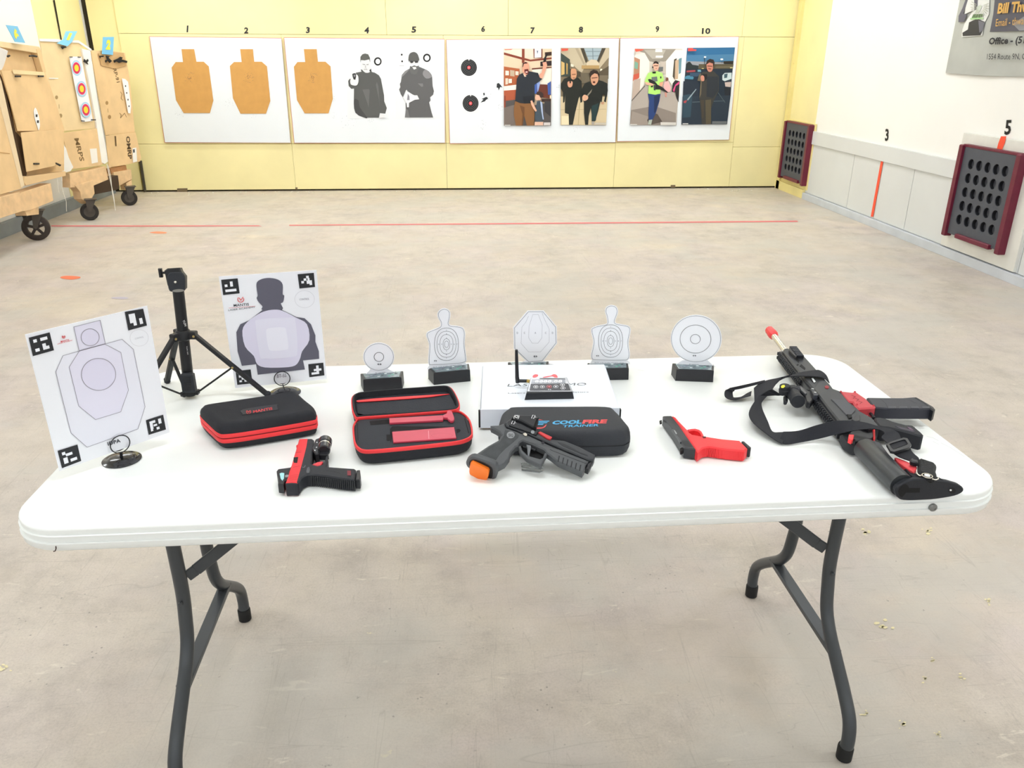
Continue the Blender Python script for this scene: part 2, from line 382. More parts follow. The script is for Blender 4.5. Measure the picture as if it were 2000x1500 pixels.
for xx in (-3.0, -1.0, 1.0, 3.0):
    t = thing('flood_light', 'grey ceiling flood light aimed at the yellow target wall', 'light', (xx, 7.3, 2.9), 'flood lights over the target wall')
    d = V((0, .74, -.67)); u = V((1, 0, 0)); v = d.cross(u)
    obj(M().box(V((xx, 7.3, 2.78))-d*.05, (.36, .26, .09), mat('#8a8d90', .4, metal=.4), u, v, .01), 'housing', t)
    obj(M().box((xx, 7.3, 2.87), (.04, .04, .06), mat('#8a8d90', .4, metal=.4)), 'bracket', t)
    ld = bpy.data.lights.new('flood_lamp', 'AREA'); ld.shape = 'RECTANGLE'; ld.size = .34; ld.size_y = .24; ld.energy = FLOOD; ld.color = (1, .985, .94)
    lo = bpy.data.objects.new('flood_lamp', ld); COL.objects.link(lo); lo.parent = t
    lo.rotation_euler = d.to_track_quat('-Z', 'Y').to_euler(); lo.location = V((0, 0, -.12))+d*.02

# ------------------------------------------------------------------ boards and targets on the back wall
FACE = .034; BF = BW.at(FACE)                 # front face of the boards
bl = [('292,72 549,75 567,279 322,278', 'leftmost white backing board on the yellow wall, holding two cardboard silhouettes'),
      ('555,74 868,77 869,279 575,279', 'white backing board with one cardboard silhouette and two black and white men'),
      ('872,78 1209,75 1202,278 879,280', 'widest white backing board, under numbers 6, 7 and 8'),
      ('1212,75 1443,72 1424,273 1206,276', 'rightmost white backing board, under numbers 9 and 10')]
EDG = mat('#d8867a', .6, var=.15, vs=9)
for p, lb in bl:
    q = PX(p); t = thing('backing_board', lb, 'target board', BW.px(*q[2]), 'white backing boards on the yellow wall')
    obj(M().plate(BF, q, .024, BRD, 0, .003), 'board', t)
    q2 = [(x+dx, y+dy) for (x, y), (dx, dy) in zip(q, ((-.8, -1), (.4, -1.1), (.5, .3), (-.7, .9)))]
    obj(M().plate(BW.at(.009), q2, .008, EDG, 0, 0), 'red_edging', t)
TAN = mat('#d5a25c', .8, var=.035, vs=12); TEAR = mat('#7a6f62', .9); 
def holes(b, pl, cx, cy, r, n, m, off, sz=.8):
    for i in range(n):
        a = random.random()*6.28; q = r*math.sqrt(random.random()); s = sz*(.4+random.random())
        b.flat(pl, [(cx+q*math.cos(a)+s*(.5+.6*random.random())*math.cos(t*1.26), cy+q*math.sin(a)+s*(.5+.6*random.random())*math.sin(t*1.26)) for t in range(5)], m, off)
K = WK
for s, (cx, cy), lb in (('248,220 330,220 345,302 392,302 425,332 455,555 433,636 262,636 212,552 184,340 210,304 258,304', (300, 405), 'tan cardboard silhouette under number 1, first from the left'),
                ('630,220 713,220 721,302 770,302 804,332 826,558 798,640 632,640 583,540 563,330 590,304 640,304', (685, 400), 'tan cardboard silhouette under number 2, second from the left'),
                ('1045,220 1128,220 1136,302 1185,302 1218,332 1233,545 1205,638 1050,638 1000,552 980,335 1003,304 1054,304', (1095, 405), 'tan cardboard silhouette under number 3, beside the man in the dark jacket')):
    b = M(); b.plate(BF.at(.006), K(s), .005, TAN, 0, .001)
    c = K('%g,%g' % (cx, cy))[0]; holes(b, BF, c[0], c[1], 12, 34, TEAR, .0075, .55); holes(b, BF, c[0], c[1], 5, 14, mat('#4d4640', .9), .008, .6)
    o = obj(b, 'cardboard_target'); tag(o, lb, 'target', 'tan cardboard silhouettes')
def layers(name, pl, items, label, cat_, group=None, k=None, base=.002):
    b = M(); off = base
    for it in items:
        h, s = it[0], it[1]; pts = k(s) if isinstance(s, str) else s
        if len(it) > 2 and it[2]: pts = cat2(pts, 3)
        b.flat(pl, pts, mat(h, .65), off); off += .0006
    o = obj(b, name); return tag(o, label, cat_, group)
# black and white photo targets, printed on white paper
K = crop(670, 90, 10)
def ringp(c, r1, r2, h): # ring as outer disc + inner disc
    return [(h, c(r1)), ]
E2 = lambda k, cx, cy, rx, ry, n=20: [k('%g,%g' % p)[0] for p in ell(cx, cy, rx, ry, n)]
pap = '#eef3f9'
layers('printed_target', BF, [
    (pap, '60,60 870,60 890,1415 90,1415'),
    ('#141518', E2(K, 678, 300, 75, 82)), (pap, E2(K, 680, 300, 47, 52)),
    ('#5c5e5e', '345,455 360,500 250,520 265,580 200,640 130,640 100,680 110,780 160,835 215,830 210,1100 240,1300 310,1360 420,1400 700,1400 720,1310 825,1320 855,1210 805,1080 800,960 740,640 700,570 620,520 560,505 545,440 500,520 400,470'),
    ('#4b4c4e', '215,1050 240,1300 420,1400 470,1390 330,1200 300,1060', 1), ('#6d6d6f', '380,850 470,1100 500,1200 520,860 500,840'), ('#6d6d6f', '640,760 700,1040 720,1200 690,780 660,700'),
    ('#e9edf2', '360,300 350,400 380,470 440,520 520,510 540,430 545,330 520,270 440,240', 1),
    ('#5f615f', '340,330 340,210 380,160 430,145 490,160 525,230 530,320 510,260 420,280 350,270'),
    ('#b3b5ba', '380,345 430,352 430,372 385,365'), ('#b3b5ba', '455,355 500,345 495,372 458,372'), ('#c3c4c8', '405,445 465,440 480,470 440,462 410,468'), ('#c8cacc', '430,375 445,375 455,430 425,425'),
    ('#3a3c40', '515,470 550,440 545,490 520,495'),
    ('#eef1f5', '150,640 140,700 160,755 260,770 300,700 295,590 260,560 240,630 190,620', 1),
    ('#3c3d40', '180,545 215,530 250,535 255,600 240,660 205,650 190,600'), ('#9a9ba0', '205,560 240,560 235,600 210,598'),
    ('#eef1f5', '725,1310 800,1330 825,1400 712,1400')],
    'black and white printed man in a dark jacket pointing a pistol, under number 4', 'target', 'printed people targets', K)
layers('printed_target', BF, [
    (pap, '1000,60 1930,60 1900,1420 1030,1420'),
    ('#141518', E2(K, 1638, 230, 75, 82)), (pap, E2(K, 1638, 232, 46, 52)),
    ('#141518', '1130,152 1162,152 1162,184 1130,184'), ('#141518', '1138,282 1170,282 1170,314 1138,314'), ('#c4c6cc', '1100,378 1190,382 1190,392 1100,388'),
    ('#646567', '1300,440 1210,490 1150,560 1130,700 1110,740 1120,800 1095,850 1130,940 1170,1000 1230,860 1260,880 1380,960 1450,960 1490,1040 1400,1050 1290,1110 1225,1110 1225,1250 1208,1395 1760,1395 1730,1300 1680,1100 1710,1060 1700,1000 1760,950 1775,880 1750,780 1740,600 1700,520 1620,460 1490,405'),
    ('#8f8f93', '1570,490 1620,460 1700,520 1735,600 1630,635 1560,560', 1), ('#7e7f82', '1460,730 1560,730 1565,790 1530,795'), ('#8b8b8e', '1140,580 1210,495 1300,450 1240,520 1160,600'), ('#7a7b7d', '1230,1220 1208,1390 1300,1390 1270,1250'),
    ('#e8ebf0', '1310,320 1310,400 1340,440 1390,455 1440,440 1470,400 1475,300', 1),
    ('#6a6b6c', '1310,390 1340,400 1390,375 1440,395 1480,380 1480,430 1440,540 1400,560 1330,545 1300,450'), ('#e4e6ea', '1350,410 1420,405 1435,440 1385,460'),
    ('#5f605f', '1278,240 1300,150 1375,115 1440,140 1475,210 1475,290 1300,300', 1), ('#3c3d40', '1310,290 1375,290 1370,325 1330,335 1312,315'), ('#3c3d40', '1395,290 1470,290 1460,325 1410,330'),
    ('#f1f4f8', '1180,980 1225,960 1230,870 1245,850 1260,890 1330,930 1400,965 1450,960 1485,1040 1400,1050 1290,1105 1285,1195 1250,1195 1240,1110 1180,1010'), ('#8c8c98', '1265,930 1295,980 1300,1055 1250,1055')],
    'black and white printed bearded man in a cap and sunglasses, under number 5', 'target', 'printed people targets', K)
K = WK3
for cy, cx, lb in ((340, 186, 'black bullseye with red centre, upper one under number 6'), (573, 197, 'black bullseye with red centre, lower one under number 6')):
    it = [('#eef3f9', '%g,%g %g,%g %g,%g %g,%g' % (cx-56, cy-60, cx+54, cy-60, cx+56, cy+64, cx-54, cy+64))]
    for i, r in enumerate((52, 44, 43, 34, 33, 24, 23)):
        it.append(('#26282c' if i % 2 == 0 else '#8b8d90', E2(K, cx, cy, r, r*1.05, 26)))
    it += [('#e8545c', E2(K, cx, cy, 11, 12, 16)), ('#f7b9b9', E2(K, cx, cy, 4, 4.5, 10)), ('#f2f4f6', '%g,%g %g,%g %g,%g' % (cx-5, cy-54, cx+6, cy-54, cx, cy-44))]
    layers('bullseye_target', BF, it, lb, 'target', 'small bullseyes', K)
# bullet tears on the board by the bullseyes
b = M()
for p in ('368,445 380,440 392,452 405,470 390,466 380,490 376,472 366,470', '268,545 300,530 312,540 296,552 290,560 262,568 280,548', '278,506 288,504 290,518 282,522'): b.flat(BF, K(p), mat('#33363b', .8), .001)
for c, n, r in (((320, 330), 6, 12), ((385, 455), 14, 9), ((300, 520), 20, 22), ((270, 710), 20, 22), ((890, 735), 14, 20), ((765, 460), 8, 8), ((390, 600), 16, 16)):
    holes(b, BF, *K('%g,%g' % c)[0], r*.45, n, mat('#6b7078', .8), .001, .45)
K = WK
for c, n, r in (((240, 640), 26, 26), ((560, 570), 26, 22), ((720, 650), 12, 14), ((1240, 545), 12, 12), ((1330, 690), 26, 40), ((1240, 650), 12, 14), ((1480, 690), 12, 14)):
    holes(b, BF, *K('%g,%g' % c)[0], r*.45, n, mat('#7d828a', .8), .001, .4)
o = obj(b, 'bullet_holes'); tag(o, 'dark bullet tears scattered over the white boards around the targets', 'bullet holes'); o['kind'] = 'stuff'
# colour photo posters
K = crop(975, 85, 8.696)
G = 'colour photo posters'
layers('photo_poster', BF, [
    ('#e9d3b6', '75,88 895,88 880,1395 80,1395'), ('#f7e9d6', '80,100 385,100 385,250 80,170'), ('#8a3f2f', '80,150 390,235 530,275 890,235 890,265 530,305 390,275 80,190'),
    ('#8a4030', '385,90 430,90 430,330 385,330'), ('#e5dccb', '435,90 580,90 580,260 435,240'), ('#7b3a2c', '580,90 735,90 735,250 590,250'), ('#eef2f2', '600,90 715,90 715,235 600,245'), ('#5c6a8c', '635,110 650,180 665,110 650,130'),
    ('#3c2a22', '775,150 890,140 890,200 780,215'), ('#33272a', '700,310 890,290 890,375 700,385'), ('#f2eee0', '560,430 885,400 880,700 560,700'), ('#6d3528', '555,420 890,395 890,415 555,445'),
    ('#b5623c', '80,390 345,430 345,700 80,725'), ('#f0e9df', '105,460 165,465 165,540 105,540'), ('#c9b49a', '185,450 260,460 260,560 185,550'), ('#e9e0d0', '275,470 330,475 330,540 275,535'), ('#ead9c6', '105,590 150,590 150,690 105,700'), ('#efe6da', '160,600 215,600 215,670 160,675'),
    ('#fbf3ea', '80,725 290,700 290,790 80,800'), ('#b25a3c', '80,800 290,785 290,950 110,975 110,1110 80,1110'), ('#8e4230', '80,880 110,890 110,1110 80,1110'), ('#5a5554', '80,1110 110,1100 110,975 290,955 290,1100 880,1000 880,1395 80,1395'),
    ('#7b706a', '80,1090 300,1030 300,1395 80,1395'), ('#6b3627', '630,690 880,700 880,940 640,900'), ('#4868b6', '600,690 640,660 640,860 600,850'), ('#3f5ea8', '820,680 880,640 880,870 830,870'), ('#8fa7e0', '640,660 690,640 690,700 650,860'),
    ('#3a2620', '720,940 880,940 880,990 720,990'), ('#3c3a3e', '770,980 880,980 880,1250 770,1150'), ('#f3e4cc', '860,880 880,880 880,935 860,935'),
    ('#e8a88f', '680,600 670,540 720,490 745,380 735,320 800,310 815,370 800,420 765,520 740,580 700,620'), ('#1d1b1e', '745,320 760,250 800,180 830,170 800,240 795,310'),
    ('#8b6039', '270,980 250,1090 250,1220 285,1395 395,1395 420,1210 470,1395 590,1395 600,1200 590,1010'), ('#6f4a2c', '350,1050 430,1080 425,1210 400,1395 380,1395 395,1200'),
    ('#272d36', '400,500 340,530 300,600 285,800 270,975 350,1010 440,1020 540,1015 600,1000 600,700 690,640 735,600 690,580 660,500 560,480 500,470', 0), ('#1d222a', '400,900 600,880 600,1000 540,1015 420,1015'),
    ('#e9a58c', '400,360 395,460 420,510 440,540 490,510 505,400 490,330 430,310', 1), ('#4a2e28', '395,400 400,330 450,310 485,330 470,340 420,345 405,400'), ('#6a2a26', '425,440 490,430 505,480 490,515 460,520 430,490'), ('#f1c9c2', '445,475 480,470 485,495 450,500'),
    ('#efd2bf', '400,500 440,530 460,560 430,565'),
    ('#e6b79f', '620,880 640,860 700,900 705,950 640,965 610,930', 1), ('#3c2a26', '630,850 660,815 710,820 750,860 740,910 700,920 680,880 640,870', 1),
    ('#44525f', '640,980 700,970 745,1020 735,1180 755,1250 740,1330 620,1330 605,1250'), ('#aebfe0', '695,980 730,1000 745,1200 760,1290 740,1290 715,1150'), ('#eab79c', '530,975 560,965 590,1040 640,1140 620,1160 580,1110 545,1040'), ('#e8c0ab', '605,1330 750,1330 745,1390 600,1390'), ('#d5cfd0', '760,1340 870,1340 868,1390 755,1390'),
    ('#f0f0f0', '95,1382 190,1382 190,1392 95,1392'), ('#f26a5c', '90,100 235,92 200,108 95,112')],
    'colour poster of a shouting bearded man raising a pistol with a child beside him', 'poster', G, K)
layers('photo_poster', BF, [
    ('#8d7f66', '1045,75 1870,75 1815,1385 1040,1385'), ('#c9bda2', '1180,80 1400,80 1480,350 1400,500 1050,180 1050,80'), ('#b2a48b', '1290,80 1340,80 1450,330 1430,360'), ('#4a4438', '1380,80 1440,80 1500,290 1470,330'),
    ('#a9bcc5', '1440,80 1745,80 1670,290 1520,290'), ('#7c8c96', '1580,80 1595,80 1600,290 1590,290'), ('#7c8c96', '1450,130 1730,130 1725,140 1455,140'), ('#7c8c96', '1480,210 1705,205 1700,214 1483,220'), ('#4c463b', '1745,80 1810,80 1690,310 1660,300'), ('#c8bba0', '1810,80 1870,80 1865,230 1700,430 1690,350'),
    ('#d9cbb0', '1480,330 1560,270 1650,280 1700,340 1700,370 1480,370'), ('#b99a66', '1400,370 1700,370 1700,430 1400,430'), ('#3f4a44', '1050,160 1200,270 1200,560 1050,560'), ('#d9b877', '1055,300 1110,330 1110,520 1055,540'), ('#c6a15d', '1140,330 1165,345 1160,520 1140,520'), ('#e8e6d2', '1215,340 1265,360 1265,400 1215,390'),
    ('#4a4234', '1200,430 1400,490 1400,560 1200,560'), ('#f3eed8', '1715,430 1750,430 1750,470 1715,475'), ('#5b5140', '1700,480 1860,380 1855,600 1700,600'), ('#6d6452', '1380,500 1540,500 1540,680 1400,680'), ('#7a6f5c', '1700,540 1850,540 1840,680 1700,680'),
    ('#d9c8a4', '1045,900 1840,900 1815,1385 1040,1385'), ('#c2b089', '1360,1000 1375,1000 1350,1385 1335,1385'), ('#bfae88', '1045,1120 1820,1110 1820,1118 1045,1128'), ('#efe2bf', '1060,1230 1190,1230 1190,1380 1060,1380'),
    ('#20241f', '1195,560 1100,600 1050,680 1045,760 1085,830 1085,1010 1110,990 1120,850 1115,1180 1180,1200 1185,1380 1250,1380 1290,1180 1350,930 1370,900 1380,1010 1410,990 1400,640 1330,570 1290,600 1220,600'),
    ('#d9a07b', '1215,480 1230,430 1290,430 1315,480 1310,560 1270,610 1225,590', 1), ('#8b5a42', '1235,520 1300,515 1300,530 1235,535'), ('#7c4a3a', '1245,580 1290,580 1280,590 1250,590'),
    ('#dca285', '1160,690 1165,650 1200,640 1245,650 1240,720 1210,745 1175,735', 1), ('#191b1a', '1190,620 1215,620 1220,670 1200,680'),
    ('#1c211e', '1540,640 1450,680 1400,780 1400,900 1440,1000 1440,1180 1460,1380 1510,1380 1520,1230 1555,1100 1570,1200 1570,1320 1630,1320 1680,1150 1720,980 1740,1000 1760,860 1800,880 1780,980 1810,1000 1845,800 1840,680 1760,640 1680,620 1640,700 1580,700'), ('#213a3c', '1570,1060 1690,1010 1640,1310 1570,1310'),
    ('#d8a182', '1550,560 1560,510 1650,505 1685,560 1675,650 1620,710 1570,680', 1), ('#2e2019', '1530,520 1550,470 1600,445 1665,460 1700,520 1690,580 1670,520 1620,505 1570,540 1550,580'), ('#5c2a24', '1590,640 1630,640 1630,675 1590,670'), ('#6b4334', '1570,580 1670,570 1670,585 1570,595'),
    ('#e3b193', '1410,920 1430,880 1460,870 1510,900 1500,950 1440,975', 1), ('#8a8375', '1490,880 1580,770 1560,830 1505,895'), ('#c99a7c', '1730,1000 1780,990 1775,1035 1740,1030'), ('#b0aaa4', '1570,1325 1620,1325 1610,1380 1570,1380'), ('#cdc6b8', '1630,1345 1815,1345 1815,1380 1630,1380'),
    ('#e25a4a', '1055,85 1175,85 1165,120 1060,130')],
    'colour poster of two men in black running through a shopping mall', 'poster', G, K)
K = crop(1220, 85, 8.696)
layers('photo_poster', BF, [
    ('#d9d2c6', '170,85 980,90 875,1390 90,1385'), ('#9c958a', '200,90 870,95 700,300 560,330 420,300 330,180'), ('#b9b3a8', '330,110 700,110 620,260 470,260'), ('#fdfdfa', '525,95 635,95 640,145 520,145'), ('#f2f1ec', '530,205 655,205 650,240 525,240'),
    ('#f0ece4', '200,130 340,160 420,300 420,560 260,800 130,960 150,300'), ('#b9876c', '165,230 260,270 250,580 150,620'), ('#7fae9a', '170,300 230,330 220,440 165,420'), ('#d2604c', '150,530 250,500 240,590 140,640'), ('#c3b1a4', '150,620 270,590 255,850 125,960'),
    ('#f5f2ec', '700,300 860,110 975,110 940,900 760,640 700,560'), ('#c9bfb4', '600,300 690,310 680,520 600,500'), ('#6b6f70', '575,400 655,395 650,470 575,480'), ('#50483f', '840,270 885,250 850,620 815,560'), ('#cdb295', '860,290 920,270 905,600 850,610'), ('#6f98a6', '920,260 970,240 955,500 920,520'),
    ('#b5aca4', '120,980 330,720 700,640 790,760 900,960 880,1390 90,1385'), ('#8f857e', '110,1130 500,1060 870,1180 870,1385 90,1385'), ('#a0958d', '130,1150 400,1240 390,1385 95,1385'), ('#66605a', '120,960 340,710 350,722 118,985'), ('#594f49', '500,1180 560,1200 640,1330 420,1385 380,1300'),
    ('#2c2a2c', '815,680 860,620 935,640 915,1000 880,930 860,830 800,820'), ('#e0508c', '820,790 860,700 930,640 925,690 870,720 840,830'),
    ('#f0b8b8', '680,650 740,640 790,770 770,820 690,830 660,720'), ('#7c5040', '700,590 730,575 745,610 720,640 700,630', 1), ('#d49a8c', '680,830 720,830 715,910 690,910'),
    ('#27417a', '395,850 610,860 590,980 530,1180 460,1320 410,1310 405,1180 415,980'), ('#1b2c54', '500,900 600,870 580,980 520,1180 500,1170'), ('#b4beb2', '410,1300 470,1290 450,1380 395,1375'),
    ('#b5f07a', '470,480 550,470 640,500 670,620 640,660 610,650 605,850 520,870 400,850 410,700 340,650 370,560 400,500'), ('#eab89c', '335,650 410,665 470,670 510,710 460,720 370,700'), ('#e3a98c', '600,660 660,650 640,720 590,770 570,740'),
    ('#6b7474', '455,570 550,560 560,640 460,650'), ('#1d1f22', '395,610 430,600 520,650 560,700 640,740 740,830 720,835 600,780 520,780 520,700 420,660'), ('#1d1f22', '600,560 625,560 625,590 605,595'), ('#3a3d42', '490,700 530,710 520,800 495,790'), ('#17181a', '445,720 480,710 480,740 450,745'),
    ('#eab79f', '485,390 490,345 575,345 580,400 570,440 530,465 500,440', 1), ('#2a211f', '480,350 500,310 530,298 570,315 580,355 530,335'), ('#151618', '465,395 485,385 490,415 470,418'), ('#151618', '470,480 530,478 530,505 475,508'), ('#c98d7b', '520,415 555,415 545,432 525,430'), ('#6e4c3e', '500,372 570,370 570,382 500,384'),
    ('#d9d6d2', '610,1335 870,1340 868,1385 612,1385'), ('#f0f0ee', '95,1368 212,1370 210,1380 95,1380'), ('#e2604c', '175,90 330,98 300,118 200,140 178,125')],
    'colour poster of a man in a lime green shirt carrying a rifle down a corridor', 'poster', G, K)
layers('photo_poster', BF, [
    ('#33506b', '1060,75 1875,65 1740,1370 965,1378'), ('#2e6c9c', '1060,75 1875,65 1860,200 1055,230'), ('#4a7fa8', '1055,200 1860,180 1850,300 1050,330'), ('#9b9ea6', '1050,300 1380,310 1700,320 1690,370 1050,380'),
    ('#263033', '1045,350 1075,315 1110,310 1150,360 1250,375 1250,430 1040,440'), ('#5b5340', '1260,350 1850,350 1835,450 1250,440'), ('#2a2622', '1680,300 1850,295 1845,350 1680,345'), ('#6d6652', '1540,390 1830,385 1828,410 1540,415'), ('#f0dc8c', '1310,420 1345,420 1345,440 1312,440'), ('#e6dfa0', '1790,405 1835,405 1835,418 1790,418'),
    ('#e9f4f8', E2(K, 1365, 230, 22, 14, 12)), ('#e9f4f8', E2(K, 1650, 268, 26, 15, 12)), ('#39424a', '1352,240 1362,240 1360,350 1352,350'), ('#39424a', '1650,280 1658,280 1656,340 1650,340'),
    ('#1d2c3c', '1035,430 1830,430 1800,900 1000,900'), ('#4a8aa8', '1020,570 1060,545 1140,540 1175,580 1160,610 1020,600'), ('#35506a', '1110,500 1300,490 1240,560 1110,560'), ('#a94a50', '1050,460 1200,450 1200,480 1050,490'), ('#6fa5b8', '1240,445 1290,445 1300,480 1240,480'),
    ('#232e3d', '1000,640 1240,640 1300,900 985,1000'), ('#c8d8de', '1660,540 1700,500 1820,495 1815,600 1700,640 1660,620', 0), ('#3f5a66', '1690,520 1750,510 1740,580 1690,590'), ('#c5b4b0', '1700,660 1810,650 1800,740 1710,730'), ('#1c232d', '1690,740 1810,760 1780,960 1700,900'),
    ('#273443', '985,900 1800,880 1740,1370 965,1378'), ('#30495a', '990,880 1100,860 1150,870 1120,1250 980,1260'), ('#b0484e', '1000,980 1060,960 1040,1010 1005,1010'), ('#8fa0aa', '1060,950 1210,770 1220,780 1075,970'), ('#5c6c74', '1150,990 1700,970 1700,978 1150,1000'), ('#4c5a60', '1590,830 1710,1000 1700,1005 1585,840'),
    ('#3b3a38', '1330,480 1260,540 1235,640 1290,640 1290,800 1265,930 1280,1000 1310,1370 1470,1370 1470,1100 1520,960 1600,800 1600,560 1510,470'), ('#6d6350', '1260,540 1290,500 1310,640 1300,860 1270,930 1290,640 1238,630'), ('#2a3038', '1400,560 1590,560 1590,800 1500,930 1390,900'), ('#57503f', '1370,960 1470,950 1465,1370 1380,1370'), ('#463f36', '1290,960 1350,960 1340,1250 1320,1280'),
    ('#c98672', '1390,380 1400,320 1500,330 1505,400 1480,470 1430,480 1400,440', 1), ('#2a1e1c', '1380,360 1400,290 1450,260 1510,275 1530,330 1500,420 1500,340 1440,320 1400,350'), ('#7c4238', '1420,420 1470,425 1465,440 1425,435'), ('#54302a', '1405,375 1490,380 1490,392 1405,388'),
    ('#d08f7a', '1290,580 1310,540 1350,560 1350,630 1305,635', 1), ('#1c1c1e', '1320,520 1400,520 1400,600 1370,620 1350,560'), ('#6a7074', '1490,1320 1735,1320 1730,1365 1485,1365'), ('#f0f0ee', '985,1356 1080,1356 1080,1368 985,1368'), ('#e2504c', '1075,80 1165,75 1160,95 1220,100 1215,125 1075,130')],
    'dark colour poster of a man aiming a pistol in a car park at dusk', 'poster', G, K)

# ------------------------------------------------------------------ burgundy framed panels and banner on the right wall
MAR = mat('#6f2138', .4, var=.08, vs=12, name='burgundy_paint'); FOAM = mat('#54575f', .7, var=.03, vs=20)
def rack(y0, y1, z0, z1, dep, label, back):
    t = thing('perforated_panel', label, 'panel', (RX-.1, (y0+y1)/2, z0), 'burgundy framed panels on the right wall')
    yc, zc, hy, hz = (y0+y1)/2, (z0+z1)/2, y1-y0, z1-z0
    obj(M().box((RX-.012-dep*.14, yc, zc), (dep*.3, hy-.03, hz-.04), FOAM), 'backing', t)
    # front sheet with 25 round holes: a grid of cells, each a square with a circular opening
    b = M(); xf = RX-dep*.8; th = .018; ny = nz = 5; my, mz = .085*hy/.68, .075; cy = (hy-2*my)/5; cz = (hz-2*mz)/5; N = 20
    for i in range(5):
        for j in range(5):
            cyy = y0+my+cy*(i+.5); czz = z0+mz+cz*(j+.5); r = min(cy, cz)*.375
            sq = []; ci = []
            for k in range(N):
                a = 2*math.pi*k/N+math.pi/4; c, s = math.cos(a), math.sin(a); q = max(abs(c), abs(s))
                sq.append((cyy+c/q*cy/2, czz+s/q*cz/2)); ci.append((cyy+c*r, czz+s*r))
            A = [(xf, *p) for p in sq]; B_ = [(xf, *p) for p in ci]; C = [(xf+th, *p) for p in ci]
            b.loft([A, B_, [(xf+.006, *p) for p in ci]], FOAM, (0, 0))
            b.loft([[(xf+.006, *p) for p in ci], [(xf+dep*.42, *p) for p in ci]], mat('#1c1e23', .85), (0, 1))  # near-black walls and ends paint in the shade inside the holes
    ry0, ry1, rz0, rz1 = y0+my, y1-my, z0+mz, z1-mz
    for a in (((y0+.02, z0), (ry0, z1)), ((ry1, z0), (y1-.02, z1)), ((ry0, z0), (ry1, rz0)), ((ry0, rz1), (ry1, z1))):
        (a0, c0), (a1, c1) = a; b.face([(xf, a0, c0), (xf, a1, c0), (xf, a1, c1), (xf, a0, c1)], FOAM)
    b.loft([[(xf+k, p, q) for p, q in ((y0+.02, z0), (y1-.02, z0), (y1-.02, z1), (y0+.02, z1))] for k in (0, th)], FOAM, (0, 0))
    obj(b, 'perforated_sheet', t, smooth=25)
    for yy in (y0, y1): obj(M().box((RX-dep/2-.005, yy, zc-.01), (dep, .045, hz+.03), MAR, bev=.006), 'side_rail', t)
    obj(M().box((RX-dep*.8-.005, yc-.03, z0+.005), (.035, hy*.62, .035), MAR, bev=.004), 'bottom_lip', t)
    obj(M().box((RX-dep*.45, yc, z1), (dep*.8, hy, .02), MAR, bev=.003), 'top_rail', t)
    for q in back: obj(q, 'mounting_board', t)
rack(5.47, 6.15, .20, .875, .085, 'burgundy framed grey panel with 25 round holes under number 5',
     [M().box((RX-.018, 5.78, .52), (.03, .92, .88), mat('#e6e6e0', .6, var=.04, vs=6)), ])
rack(9.02, 9.70, .17, .80, .075, 'smaller looking burgundy framed panel in the far corner by the yellow wall', [M().box((RX-.013, 9.36, .46), (.014, .78, .72), YEL2)])
K = crop(1440, 0, 2.679)
o = obj(M().flat(RW, K('1380,713 1408,713 1400,748 1384,786 1356,786 1366,748'), OR, .036), 'tape_strip', wr)
RB = Pl((RX-.012, 0, 0), (-1, 0, 0))
K = crop(1820, 0, 9.378)
t = thing('banner', 'grey vinyl banner with a handgun graphic and office address, upper right wall', 'banner', RB.px(1925, 145))
VIN = mat('#b7bab6', .35, var=.06, vs=4, bump=.2, bs=6, name='grey_vinyl')
b = M(); P = cat([RB.at(.01*(i % 2)).px(*q) for i, q in enumerate(K('250,1335 900,1385 1450,1400 1900,1410 2600,1415'))], 3, False)
U = [RB.px(*q) for q in K('250,1335 2600,1415')]
def top(p): return V((p.x, p.y, 2.45))
b.ribbon([(p, top(p)) for p in P], .003, VIN); obj(b, 'vinyl_sheet', t)
RB2 = RB.at(.012); b = M()
for h, s in (('#555564', '1150,0 1125,260 1060,585 2600,540 2600,-300 1150,-300'), ('#8c8e96', '1690,300 1900,420 2100,545 1600,560 1480,440'), ('#e9ebea', '660,-200 1060,-200 1050,250 965,420 925,650 545,680 560,540 600,430 760,190 600,260'),
             ('#5f5f70', '650,-100 560,150 490,290 485,408 590,400 640,270 580,250 660,0'), ('#5f5f70', '770,-100 780,190 830,150 850,-100'), ('#33343c', '560,600 660,540 680,410 830,340 965,400 930,560 890,645 565,660'), ('#6d6e7c', '850,370 965,410 930,560 870,600'),
             ('#cfd8cc', '820,120 890,90 920,110 870,220 800,240'), ('#5c7a55', '760,260 935,255 940,300 720,345'), ('#a9d59b', '700,330 930,320 950,350 705,360')):
    b.flat(RB2, K(s), mat(h, .4), .001+.0007*len(b.f))
GOLD = mat('#d9ab5c', .45)
b.text(RB2, 'Bill Thw', K('1195,255')[0], K('1780,212')[0], K('1208,60')[0], GOLD, .012, .04, .15)
b.text(RB2, 'Email - thwar', K('1165,485')[0], K('1720,445')[0], K('1180,350')[0], GOLD, .012, 0, .0)
b.text(RB2, 'Office - (518', K('1030,855')[0], K('1800,830')[0], K('1045,690')[0], INK, .012, .035, .12)
b.text(RB2, '1554 Route 9N, Co', K('1005,1105')[0], K('1770,1105')[0], K('1015,985')[0], INK, .012, 0, .0)
for i in range(16):
    a = -.3+i*.26; p0 = (880+70*math.cos(a), 120+80*math.sin(a)); p1 = (880+170*math.cos(a), 120+200*math.sin(a))
    b.line(RB2, [K('%g,%g' % p)[0] for p in (p0, p1)], .004, mat('#b9bcae', .5), .011, False)
obj(b, 'printed_design', t)


